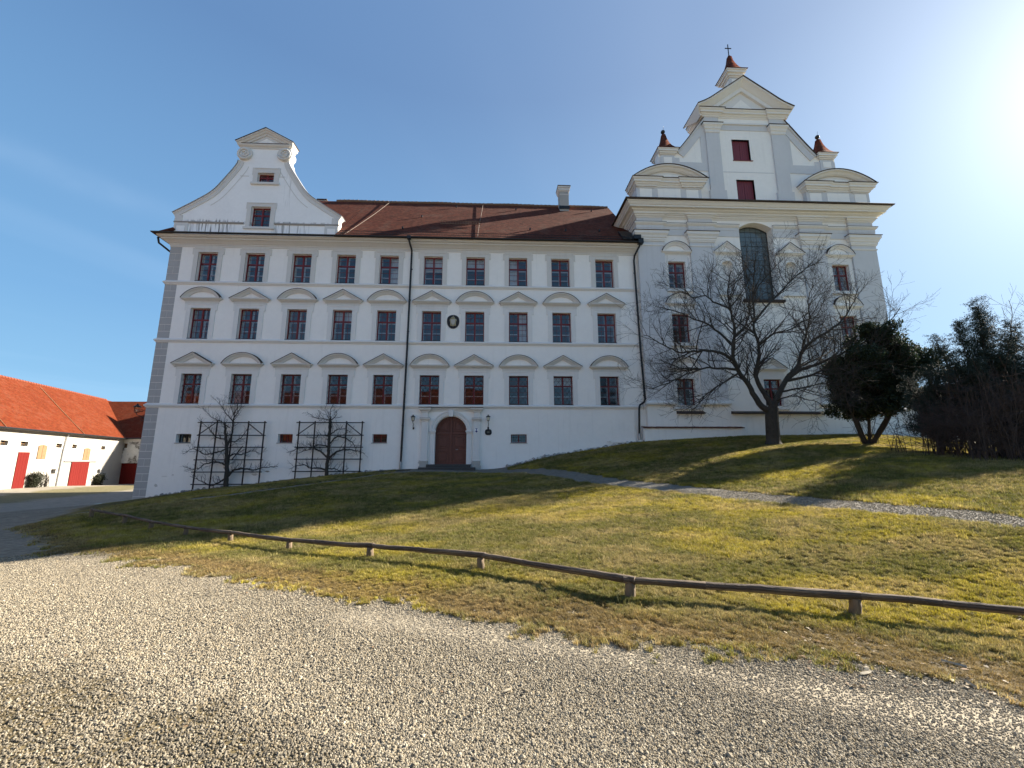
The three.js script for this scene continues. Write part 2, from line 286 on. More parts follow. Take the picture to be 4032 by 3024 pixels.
// ---------------------------------------------------------------- roof tile material
function tileMaterial(base, spread, seed, lichen) {           // plain tiles 0.18 m wide in courses of 0.16 m, tile of 64 x 48
  const W = 1024, H = 768, tone = (c, r) => hash(((c % 64) + 64) % 64, ((r % 48) + 48) % 48, seed);
  const map = dataTex(W, H, (i, j) => {
    const r = Math.floor(j / 16), c = Math.floor((i + (r % 2) * 8) / 16), t = tone(c, r), f = fbm(i / 64, j / 64, 4, seed + 3, 16), g = fbm(i / 8, j / 8, 2, seed + 9, 128);
    const v = 1 + spread * (t - 0.5) + 0.35 * (f - 0.5) + 0.25 * (g - 0.5);
    const col = base.map((b, k) => b * v * (k ? 1 + 0.25 * (hash(c, r, seed + 1) - 0.5) : 1));
    return mix3(col, [0.13, 0.12, 0.09], lichen * smooth(0.5, 0.75, f + 0.35 * (g - 0.5)));
  }, true);
  const bump = dataTex(W, H, (i, j) => { const r = Math.floor(j / 16), lx = (i + (r % 2) * 8) % 16, ly = j % 16, joint = lx < 1 ? 0.25 : 1; return clamp((0.25 + 0.7 * (1 - ly / 16)) * joint + 0.15 * (tone(Math.floor((i + (r % 2) * 8) / 16), r) - 0.5)); }, false);
  for (const t of [map, bump]) t.repeat.set(1 / 11.52, 1 / 7.68);
  return new THREE.MeshPhysicalMaterial({ map, bumpMap: bump, bumpScale: 0.035, roughness: 0.95, specularIntensity: 0.2, side: THREE.DoubleSide });
}
M.tile = tileMaterial([0.098, 0.027, 0.0145], 0.6, 100, 0.15);
M.tileOrange = tileMaterial([0.135, 0.028, 0.0095], 0.35, 200, 0.08);
M.tileDark = std([0.05, 0.035, 0.028], 0.85);
M.ridge = std([0.17, 0.10, 0.065], 0.9);
M.cable = std([0.2, 0.16, 0.13], 0.8);
M.ridgeOrange = std([0.18, 0.042, 0.015], 0.9);
function roofPlane(a, b, c, d, thick = 0.14) {                // eave a -> b, ridge c (above b) and d (above a); uv along the slope in metres
  const A = new THREE.Vector3(...a), B = new THREE.Vector3(...b), C = new THREE.Vector3(...c), D = new THREE.Vector3(...d);
  const e = B.clone().sub(A).normalize(), n = e.clone().cross(D.clone().sub(A)).normalize(), s = n.clone().cross(e).multiplyScalar(1);
  const off = n.clone().multiplyScalar(-thick), up = [A, B, C, D], dn = up.map(v => v.clone().add(off));
  const quads = [up, [dn[3], dn[2], dn[1], dn[0]], [up[1], up[0], dn[0], dn[1]], [up[2], up[1], dn[1], dn[2]], [up[3], up[2], dn[2], dn[3]], [up[0], up[3], dn[3], dn[0]]];
  const g = quadMesh(quads.map(q => q.map(v => v.toArray())));
  const p = g.attributes.position, uv = new Float32Array(p.count * 2), v = new THREE.Vector3();
  for (let i = 0; i < p.count; i++) { v.fromBufferAttribute(p, i).sub(A); uv[i * 2] = v.dot(e); uv[i * 2 + 1] = v.dot(s); }
  g.setAttribute('uv', new THREE.BufferAttribute(uv, 2));
  return g;
}
const roofMesh = (name, gs, mat, parent) => mesh(name, gs, mat, parent, 0);

// ---------------------------------------------------------------- the long white building
const FZ = -27.5, XL = -21.67, XR = 10.02;
const COLS = [-19.15, -16.06, -12.97, -10.02, -7.13, -4.15, -1.27, 1.66, 4.60, 7.68];
const ROWS = { low: [5.39, 7.29], mid: [9.62, 11.68], top: [13.58, 15.62] };
const WW = 1.27;
const BASEMENT = [[-19.17, 0.9], [-13.0, 0.9], [-7.16, 0.92], [1.66, 1.03]];
const abbey = thing('abbey_building', 'long white four-storey building with rows of red windows, brown tiled roof and curved front gable', 'building');
{
  const holes = [];
  for (const x of COLS) for (const r of Object.values(ROWS)) holes.push(rect(x - WW / 2, x + WW / 2, r[0], r[1]));
  for (const [x, w] of BASEMENT) holes.push(rect(x - w / 2, x + w / 2, 2.93, 3.47));
  const doorHole = [[-3.69, 1.3], [-1.68, 1.3], [-1.68, 3.62]]; for (let k = 1; k < 16; k++) { const a = Math.PI * k / 16; doorHole.push([-2.685 + 1.005 * Math.cos(a), 3.62 + 1.0 * Math.sin(a)]); } doorHole.push([-3.69, 3.62]);
  holes.push(doorHole);
  mesh('wall', poly(rect(XL, XR, -1.6, 16.6), FZ - 0.55, FZ, holes), M.white, abbey);
  mesh('wall', [box(XL, XL + 0.55, -1.6, 16.6, -50, FZ - 0.55), box(XL + 0.55, -10.8, -1.6, 16.6, -50.5, -50), box(-10.8, -10.3, -1.6, 16.6, -50.5, -40.6), box(-10.3, XR, 0, 16.6, -40.6, -40.1), box(XR - 0.5, XR, 0, 16.6, -40.1, FZ - 0.55)], M.white, abbey);
  // floors and a back wall of the front rooms
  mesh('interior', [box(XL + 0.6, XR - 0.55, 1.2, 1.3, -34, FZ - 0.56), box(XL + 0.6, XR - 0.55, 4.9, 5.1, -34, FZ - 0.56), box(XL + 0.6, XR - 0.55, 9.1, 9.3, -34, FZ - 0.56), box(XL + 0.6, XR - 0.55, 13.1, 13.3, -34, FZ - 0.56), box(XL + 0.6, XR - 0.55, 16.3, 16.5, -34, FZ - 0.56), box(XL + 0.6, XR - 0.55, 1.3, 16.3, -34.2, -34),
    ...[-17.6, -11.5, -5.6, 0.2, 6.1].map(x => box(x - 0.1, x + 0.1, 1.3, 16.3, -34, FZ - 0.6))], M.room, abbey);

  // string courses and main cornice
  const ret = [[XL, -36], [XL, FZ], [XR, FZ]];
  const str = y => [[-0.02, y - 0.13], [0.05, y - 0.13], [0.07, y - 0.07], [0.12, y - 0.03], [0.12, y + 0.05], [0.07, y + 0.08], [0.03, y + 0.13], [-0.02, y + 0.13]];
  for (const y of [5.25, 9.48, 13.44]) mesh('string_course', sweepXZ(str(y), ret), M.trimLight, abbey);
  mesh('frieze', sweepXZ([[-0.02, 15.98], [0.045, 15.98], [0.045, 16.14], [-0.02, 16.14]], ret), M.trim, abbey);
  mesh('cornice', sweepXZ([[-0.02, 16.1], [0.08, 16.1], [0.1, 16.18], [0.16, 16.2], [0.24, 16.28], [0.38, 16.36], [0.42, 16.36], [0.42, 16.44], [0.55, 16.47], [0.62, 16.54], [0.62, 16.6], [-0.02, 16.6]], ret), M.trim, abbey);
  const gp = []; for (let k = 0; k <= 8; k++) { const a = Math.PI * (1 + k / 8); gp.push([0.74 + 0.09 * Math.cos(a), 16.66 + 0.1 * Math.sin(a)]); } gp.push([0.815, 16.66], [0.74, 16.6], [0.665, 16.66]);
  mesh('gutter', sweepXZ(gp, [[XL, -49], [XL, FZ], [XR + 0.1, FZ]]), M.gutter, abbey);

  // quoins at the left corner, course by course: a full stone, then two half stones
  const qx0 = XL - 0.012, qx1 = -20.93;
  const bands = [[-0.75, 5.11], [5.39, 9.34], [9.62, 13.3], [13.58, 15.97]];
  let course = 0;
  for (const [a, b] of bands) {
    const n = Math.max(1, Math.round((b - a) / 0.455)), h = (b - a) / n;
    for (let k = 0; k < n; k++, course++) {
      const y0 = a + k * h + 0.012, y1 = a + (k + 1) * h - 0.012, xs = course % 2 ? [[qx0, (qx0 + qx1) / 2 - 0.012], [(qx0 + qx1) / 2 + 0.012, qx1]] : [[qx0, qx1]];
      for (const [u, v] of xs) mesh('quoin', box(u, v, y0, y1, FZ - 0.02, FZ + 0.014), M.quoin, abbey);
      mesh('quoin', box(XL - 0.012, XL + 0.02, y0, y1, FZ - 0.7, FZ - 0.025), M.quoin, abbey);
    }
  }
}
// --- windows: each a part with frame, panes, sill, surround and gable piece
const paneGeo = {};
function paneMesh(parent, x, y, z, w, h) { const k = w.toFixed(3) + h.toFixed(3); return inst('pane', paneGeo[k] ??= new THREE.BoxGeometry(w, h, 0.004), M.glass, parent, [x, y, z]); }
function redWindow(parent, x, y0, y1, w, z, kind, seed, opt = {}) {
  const g = grp('window', parent), h = y1 - y0, f = [], zf = z - 0.24, r = rng(seed), mat = opt.mat ?? M.red;
  const fr = 0.06, cx = 0.05, ty = y0 + h * (kind === 'low' ? 0.66 : 0.635), b = 0.018;
  f.push(box(x - w / 2, x - w / 2 + fr, y0, y1, zf - 0.05, zf + 0.03), box(x + w / 2 - fr, x + w / 2, y0, y1, zf - 0.05, zf + 0.03), box(x - w / 2 + fr, x + w / 2 - fr, y1 - fr, y1, zf - 0.05, zf + 0.03), box(x - w / 2 + fr, x + w / 2 - fr, y0, y0 + fr, zf - 0.05, zf + 0.03));
  f.push(box(x - cx, x + cx, y0 + fr, y1 - fr, zf - 0.05, zf + 0.04), box(x - w / 2 + fr, x - cx, ty - 0.045, ty + 0.045, zf - 0.05, zf + 0.04), box(x + cx, x + w / 2 - fr, ty - 0.045, ty + 0.045, zf - 0.05, zf + 0.04));
  const nx = kind === 'mid' ? 2 : 1, rowsB = kind === 'mid' ? 3 : 3, rowsT = 2, hw = w / 2 - fr - cx;
  for (const s of [-1, 1]) {
    const xa = s < 0 ? x - w / 2 + fr : x + cx;
    for (const [ya, yb, nr] of [[y0 + fr, ty - 0.045, rowsB], [ty + 0.045, y1 - fr, rowsT]]) {
      const pw = hw / nx, ph = (yb - ya) / nr;
      for (let i = 1; i < nx; i++) f.push(box(xa + pw * i - b / 2, xa + pw * i + b / 2, ya, yb, zf - 0.015, zf + 0.012));
      for (let k = 1; k < nr; k++) f.push(box(xa, xa + hw, ya + ph * k - b / 2, ya + ph * k + b / 2, zf - 0.014, zf + 0.011));
      for (let i = 0; i < nx; i++) for (let k = 0; k < nr; k++) { const p = paneMesh(g, xa + pw * (i + 0.5), ya + ph * (k + 0.5), zf - 0.004, pw - 0.012, ph - 0.012); p.rotation.set((r() - 0.5) * 0.012, (r() - 0.5) * 0.014, 0); }
    }
  }
  mesh('frame', f, mat, g);
  if (kind !== 'plain') { // inner casement behind
    const zi = zf - 0.28; mesh('inner_casement', [box(x - w / 2, x + w / 2, ty - 0.05, ty + 0.05, zi - 0.03, zi), box(x - 0.05, x + 0.05, y0, y1, zi - 0.028, zi + 0.002), box(x - w / 2, x + w / 2, y0 + h * 0.3, y0 + h * 0.33, zi - 0.02, zi - 0.004), box(x - w / 2, x - w / 2 + 0.07, y0, y1, zi - 0.026, zi + 0.003), box(x + w / 2 - 0.07, x + w / 2, y0, y1, zi - 0.026, zi + 0.003)], M.innerFrame, g);
  }
  if (kind !== 'plain' && r() < 0.3) { // drawn blind or curtain inside
    const zc = zf - 0.36, s = r(), a = s < 0.4 ? x - w / 2 : s < 0.7 ? x : x - w / 2, b = s < 0.4 ? x : x + w / 2, yb = s < 0.7 ? y0 : y0 + h * (0.45 + 0.3 * r()), pts = []; for (let k = 0; k <= 16; k++) pts.push([a + (b - a) * k / 16, zc + 0.02 * Math.sin(k * 2.1)]);
    mesh('curtain', quadMesh(pts.slice(1).map((p, k) => [[pts[k][0], yb, pts[k][1]], [p[0], yb, p[1]], [p[0], y1, p[1]], [pts[k][0], y1, pts[k][1]]])), M.curtain, g);
  }
  mesh('sill', rbox(x - w / 2 - 0.03, x + w / 2 + 0.03, y0 - 0.035, y0 + 0.012, z - 0.2, z + 0.06, 0.01), opt.sill ?? M.gutter, g);
  if (kind === 'low' && !opt.noGrille) { // diamond grille of flat iron bars
    const bars = [], zb = z - 0.1, p = 0.29; const X0 = x - w / 2, X1 = x + w / 2;
    for (let c = -12; c < 18; c++) for (const s of [1, -1]) { // line: v = s * u * 1.25 + c * p, u in [0, w]
      const sl = s * 1.3; let u0 = 0, u1 = w; const c0 = c * p * 1.3 + (s < 0 ? w * 1.3 : 0) - w * 0.65;
      const at = u => sl * u + c0; const lo = (0 - c0) / sl, hi = (h - c0) / sl; u0 = Math.max(u0, Math.min(lo, hi)); u1 = Math.min(u1, Math.max(lo, hi));
      if (u1 - u0 < 0.02) continue;
      bars.push(tube([[X0 + u0, y0 + at(u0), zb + s * 0.006], [X0 + u1, y0 + at(u1), zb + s * 0.006]], 0.008, 4, false));
    }
    bars.push(box(X0, X1, y0 + 0.01, y0 + 0.03, zb - 0.012, zb + 0.012), box(X0, X1, y1 - 0.03, y1 - 0.01, zb - 0.012, zb + 0.012));
    mesh('grille', bars, M.iron, g);
  }
  return g;
}
function earedSurround(g, x, y0, y1, w, z, mat, earW = 0.1, jamb = 0.30, top = 0.29) {
  const o = w / 2 + jamb, e = o + earW, yt = y1 + top, yd = y1 - 0.16;
  const outline = [[x - o, y0], [x - w / 2, y0], [x - w / 2, y1], [x + w / 2, y1], [x + w / 2, y0], [x + o, y0], [x + o, yd], [x + e, yd], [x + e, yt], [x - e, yt], [x - e, yd], [x - o, yd]];
  mesh('surround', [poly(outline, z - 0.01, z + 0.05), poly([[x - o + 0.06, yt - 0.07], [x + o - 0.06, yt - 0.07], [x + o - 0.06, yt - 0.015], [x - o + 0.06, yt - 0.015]], z + 0.04, z + 0.075),
    box(x - w / 2 - 0.05, x - w / 2, y0, y1 + 0.05, z + 0.04, z + 0.066), box(x + w / 2, x + w / 2 + 0.05, y0, y1 + 0.05, z + 0.04, z + 0.066)], mat, g);
}
function pediment(g, x, yb, half, rise, z, kind, mat, tympanumMat) {        // yb: underside of the level cornice
  const out = 0.26, low = [[-0.02, yb], [0.05, yb], [0.07, yb + 0.05], [0.13, yb + 0.08], [0.2, yb + 0.15], [0.24, yb + 0.16], [0.24, yb + 0.23], [-0.02, yb + 0.23]];
  const inner = half - 0.2, ret = [[x - inner, z - 0.1], [x - inner, z], [x + inner, z], [x + inner, z - 0.1]];
  const top = [], base = yb + 0.2, yT = yb + rise;
  const line = kind === 'tri' ? [[x - half, base], [x, yT], [x + half, base]] : (() => { const R = (half * half + (yT - base) ** 2) / (2 * (yT - base)), cy = yT - R, a0 = Math.asin(half / R), l = []; for (let k = 0; k <= 14; k++) { const a = -a0 + 2 * a0 * k / 14; l.push([x + R * Math.sin(a), cy + R * Math.cos(a)]); } return l; })();
  const geos = [sweepXZ(low, ret), poly([[x - inner, yb - 0.16], [x + inner, yb - 0.16], [x + inner, yb + 0.02], [x - inner, yb + 0.02]], z - 0.01, z + 0.03)];
  geos.push(sweepXY([[-0.03, z], [-0.03, z + out], [-0.09, z + out], [-0.12, z + out - 0.06], [-0.2, z + out - 0.13], [-0.25, z + 0.1], [-0.25, z]], line));
  geos.forEach(q => top.push(q));
  const m = mesh('pediment', top, mat, g);
  const tiles = mesh('tile_capping', sweepXY([[-0.028, z - 0.02], [-0.028, z + out + 0.03], [0.0, z + out + 0.03], [0.02, z - 0.02]], line), M.tileDark, g);
  mesh('tympanum', poly([[x - half + 0.35, base + 0.02], [x + half - 0.35, base + 0.02], ...(kind === 'tri' ? [[x, yT - 0.28]] : [[x + half * 0.45, yT - 0.34], [x, yT - 0.24], [x - half * 0.45, yT - 0.34]])], z - 0.005, z + 0.02), tympanumMat, g);
  return m;
}
COLS.forEach((x, i) => {
  for (const [kind, [y0, y1]] of Object.entries(ROWS)) {
    const g = redWindow(abbey, x, y0, y1, WW, FZ, kind, 31 + i * 7 + y0 | 0);
    earedSurround(g, x, y0 - (kind === 'low' ? 0.02 : 0.02), y1, WW, FZ, kind === 'top' ? M.trim : M.trimLight);
    if (kind === 'top') mesh('frieze_block', box(x - 0.93, x + 0.93, y1 + 0.27, 16.0, FZ - 0.01, FZ + 0.056), M.trim, g);
    else pediment(g, x, y1 + 0.45, 1.27, 0.93, FZ, (i + (kind === 'low' ? 1 : 0)) % 2 ? 'tri' : 'seg', M.trim, M.white);
  }
});
BASEMENT.forEach(([x, w], i) => {
  const g = grp('basement_window', abbey), z = FZ - 0.3, y0 = 2.93, y1 = 3.47, bars = [];
  mesh('frame', [box(x - w / 2, x - w / 2 + 0.06, y0, y1, z - 0.05, z), box(x + w / 2 - 0.06, x + w / 2, y0, y1, z - 0.05, z), box(x - w / 2 + 0.06, x + w / 2 - 0.06, y1 - 0.05, y1, z - 0.05, z), box(x - w / 2 + 0.06, x + w / 2 - 0.06, y0, y0 + 0.05, z - 0.05, z), box(x - 0.04, x + 0.04, y0 + 0.05, y1 - 0.05, z - 0.05, z)], i === 0 ? M.iron : M.red, g);
  for (const s of [-1, 1]) paneMesh(g, x + s * (w / 4 - 0.005), (y0 + y1) / 2, z - 0.025, w / 2 - 0.1, y1 - y0 - 0.1);
  for (let k = 1; k < 6; k++) bars.push(tube([[x - w / 2 + w * k / 6, y0, z + 0.1], [x - w / 2 + w * k / 6, y1, z + 0.1]], 0.009, 5, false));
  for (const t of [0.33, 0.67]) bars.push(tube([[x - w / 2, y0 + (y1 - y0) * t, z + 0.115], [x + w / 2, y0 + (y1 - y0) * t, z + 0.115]], 0.008, 5, false));
  mesh('grille', bars, M.iron, g);
  mesh('sill', rbox(x - w / 2 - 0.06, x + w / 2 + 0.04, y0 - 0.05, y0 - 0.002, FZ - 0.25, FZ + 0.05, 0.012), M.quoin, g);
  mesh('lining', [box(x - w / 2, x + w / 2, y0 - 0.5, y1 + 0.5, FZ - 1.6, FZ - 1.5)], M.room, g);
});

// --- main roof, ridge tiles, snow guard, chimneys, wing roof
{
  const ez = FZ + 0.68, ey = 16.66, ry = 23.75, rz = -33.8, x0 = -10.8;
  const vx = -16.2, vr = 23.6;                                            // wing ridge
  roofMesh('roof', [roofPlane([x0 + 0.06, ey, ez], [XR + 0.02, ey, ez], [XR + 0.02, ry, rz], [x0 + 0.06, ry, rz]), roofPlane([x0 - 5.2, ey + 1.25, ez - 1.235], [x0 + 0.05, ey + 1.25, ez - 1.235], [x0 + 0.05, ry, rz], [x0 - 5.2, ry, rz]), roofPlane([XR + 0.02, ey, -40.8], [x0 - 5, ey, -40.8], [x0 - 5, ry, rz], [XR + 0.02, ry, rz])], M.tile, abbey);
  roofMesh('roof', [roofPlane([XL - 0.75, 16.62, -50.3], [XL - 0.75, 16.62, FZ - 0.3], [vx, 22.2, FZ - 0.45], [vx, 22.2, -50.3]), roofPlane([-10.3, 16.62, FZ - 0.45], [-10.3, 16.62, -50.3], [vx, 22.2, -50.3], [vx, 22.2, FZ - 0.45])], M.tile, abbey);
  roofMesh('roof', roofPlane([XL - 0.75, 16.62, FZ - 0.3], [XL - 0.75, 16.62, FZ + 0.7], [XL + 0.08, 17.3, FZ + 0.7 - 0.5], [XL + 0.08, 17.3, FZ - 0.3]), M.tile, abbey);
  const capG = boxUV(new THREE.CylinderGeometry(0.12, 0.155, 0.42, 8).rotateZ(Math.PI / 2).toNonIndexed());
  const r = rng(5);
  for (let x = -13.3, k = 0; x < XR - 0.1; x += 0.36, k++) { const m = inst('ridge_tile', capG, M.ridge, abbey, [x, ry + 0.005 + 0.02 * Math.sin(k * 0.35) + 0.012 * (r() - 0.5), rz]); m.rotation.y = (r() - 0.5) * 0.06; m.scale.setScalar(0.95 + r() * 0.1); }
  const sg = [], up = (d) => [ey + d * 0.7155 + 0.03, ez - d * 0.6986];
  for (let x = -10.6; x < XR - 0.3; x += 0.16) { const [y, z] = up(0.42); sg.push(box(x - 0.006, x + 0.006, y, y + 0.2, z - 0.006, z + 0.006)); }
  { const [y, z] = up(0.42); for (const d of [0.02, 0.19]) sg.push(box(-10.6, XR - 0.3, y + d, y + d + 0.022, z + 0.008, z + 0.03)); }
  mesh('snow_guard', sg, M.iron, abbey);
  const s2 = [], [yb, zb] = up(3.2);
  for (let x = -3.95; x <= -1.0; x += 0.12) s2.push(box(x - 0.012, x + 0.012, yb, yb + 0.3, zb + 0.03, zb + 0.05));
  s2.push(box(-3.97, -0.98, yb + 0.02, yb + 0.05, zb + 0.052, zb + 0.075), box(-3.97, -0.98, yb + 0.25, yb + 0.28, zb + 0.052, zb + 0.075));
  mesh('snow_fence', s2, M.ridge, abbey);
  const pt = (x, d) => { const [y, z] = up(d); return [x, y + 0.01, z]; };
  mesh('lightning_conductor', tube([pt(-10.1, 0.2), pt(-9.7, 3), pt(-9.3, 6), pt(-8.95, 9.7)], 0.015, 5), M.cable, abbey);
  mesh('lightning_conductor', tube([pt(-1.15, 0.2), pt(-1.12, 3), pt(-1.05, 6), pt(-0.98, 9.7)], 0.014, 5), M.cable, abbey);
  for (const [x, d] of [[-6.5, 1.9], [-3.2, 8.6], [2.6, 2.3], [5.2, 2.2], [7.7, 2.3], [1.8, 8.2], [8.2, 8.3], [-5.6, 5.2]]) { const [y, z] = up(d); mesh('roof_hook', box(x - 0.05, x + 0.05, y - 0.02, y + 0.14, z - 0.05, z + 0.05), M.gutter, abbey); }
  const ch = grp('chimney', abbey), cx = 5.95, cz = -33.15;
  M.chimney = plaster([0.42, 0.41, 0.38], 0.95, 0.01);
  mesh('shaft', box(cx - 0.39, cx + 0.39, 21.8, 24.5, cz - 0.4, cz + 0.4), M.chimney, ch);
  const sq = (h) => [[cx - h, cz + h], [cx + h, cz + h], [cx + h, cz - h], [cx - h, cz - h], [cx - h, cz + h]];
  const ringBox = (h, y0, y1) => box(cx - h, cx + h, y0, y1, cz - h, cz + h);
  mesh('cap', [ringBox(0.42, 24.2, 24.27), ringBox(0.43, 24.5, 24.6), ringBox(0.48, 24.6, 24.82), ringBox(0.53, 24.82, 24.96)], M.trim, ch);
  mesh('cover', [ringBox(0.56, 24.96, 25.02), ringBox(0.36, 25.02, 25.08)], M.tileDark, ch);
  mesh('flashing', [box(cx - 0.45, cx + 0.45, 22.85, 23.15, cz + 0.4, cz + 0.45)], M.gutter, ch);
  const ch2 = grp('chimney', abbey); mesh('shaft', box(-16.05, -15.3, 22.5, 25.2, -36.6, -35.9), M.chimney, ch2); mesh('cap', box(-16.12, -15.23, 25.2, 25.3, -36.67, -35.83), M.tileDark, ch2);
}
// --- rainwater pipes
{
  const pipe = (pts, r = 0.065) => tube(pts, r, 10);
  mesh('downpipe', [pipe([[-5.72, 16.6, -26.78], [-5.72, 16.4, -26.8], [-5.6, 15.9, -27.2], [-5.62, 15.6, -27.34], [-5.66, 9, -27.36], [-5.74, 1.75, -27.36]]), box(-5.85, -5.6, 16.5, 16.72, -26.9, -26.66)], M.gutter, abbey);
  mesh('downpipe', [pipe([[-5.74, 1.75, -27.36], [-5.75, 1.15, -27.36]], 0.085)], M.zinc, abbey);
  mesh('downpipe', [pipe([[10.05, 16.6, -26.75], [10.0, 16.35, -26.78], [9.75, 15.8, -27.15], [9.74, 15.5, -27.3], [9.86, 9, -27.33], [9.96, 5.75, -27.33], [9.85, 5.55, -27.25], [9.55, 5.35, -27.2], [9.5, 5.1, -27.22], [9.46, 3.5, -27.34]]), box(9.9, 10.25, 16.5, 16.85, -26.95, -26.6)], M.gutter, abbey);
  mesh('downpipe', [pipe([[9.46, 3.5, -27.34], [9.46, 2.6, -27.34]], 0.09)], M.zinc, abbey);
  const sb = [];
  for (const y of [14.6, 12.4, 10.2, 8, 6, 4, 2.6]) { sb.push(new THREE.CylinderGeometry(0.078, 0.078, 0.05, 10).translate(-5.66 - (9 - y) * 0.011, y, -27.36)); if (y > 5.9) sb.push(new THREE.CylinderGeometry(0.078, 0.078, 0.05, 10).translate(9.86 + (9 - y) * 0.019, y, -27.33)); }
  mesh('pipe_clip', sb, M.gutter, abbey);
  mesh('downpipe', pipe([[-22.45, 16.55, -27.3], [-22.42, 16.2, -27.4], [-22.1, 15.9, -27.9], [-21.74, 15.6, -28.4], [-21.74, 8, -28.4], [-21.74, 0, -28.4]]), M.gutter, abbey);
  mesh('valley_flashing', [new THREE.BoxGeometry(0.95, 0.05, 1.9).rotateX(0.8).translate(9.45, 17.55, -27.55), new THREE.BoxGeometry(0.5, 0.3, 0.7).translate(9.85, 16.95, -26.95)], M.gutter, abbey);
  mesh('service_pipe', [tube([[9.2, 5.0, -27.44], [9.24, 2.98, -27.44], [7.7, 2.96, -27.44]], 0.03, 6), tube([[7.55, 2.98, -27.44], [7.55, 3.06, -27.38]], 0.05, 6), tube([[7.42, 3.02, -27.46], [7.42, 3.03, -27.4]], 0.045, 6), box(9.15, 9.3, 4.02, 4.06, -27.47, -27.4)], M.white, abbey);
}

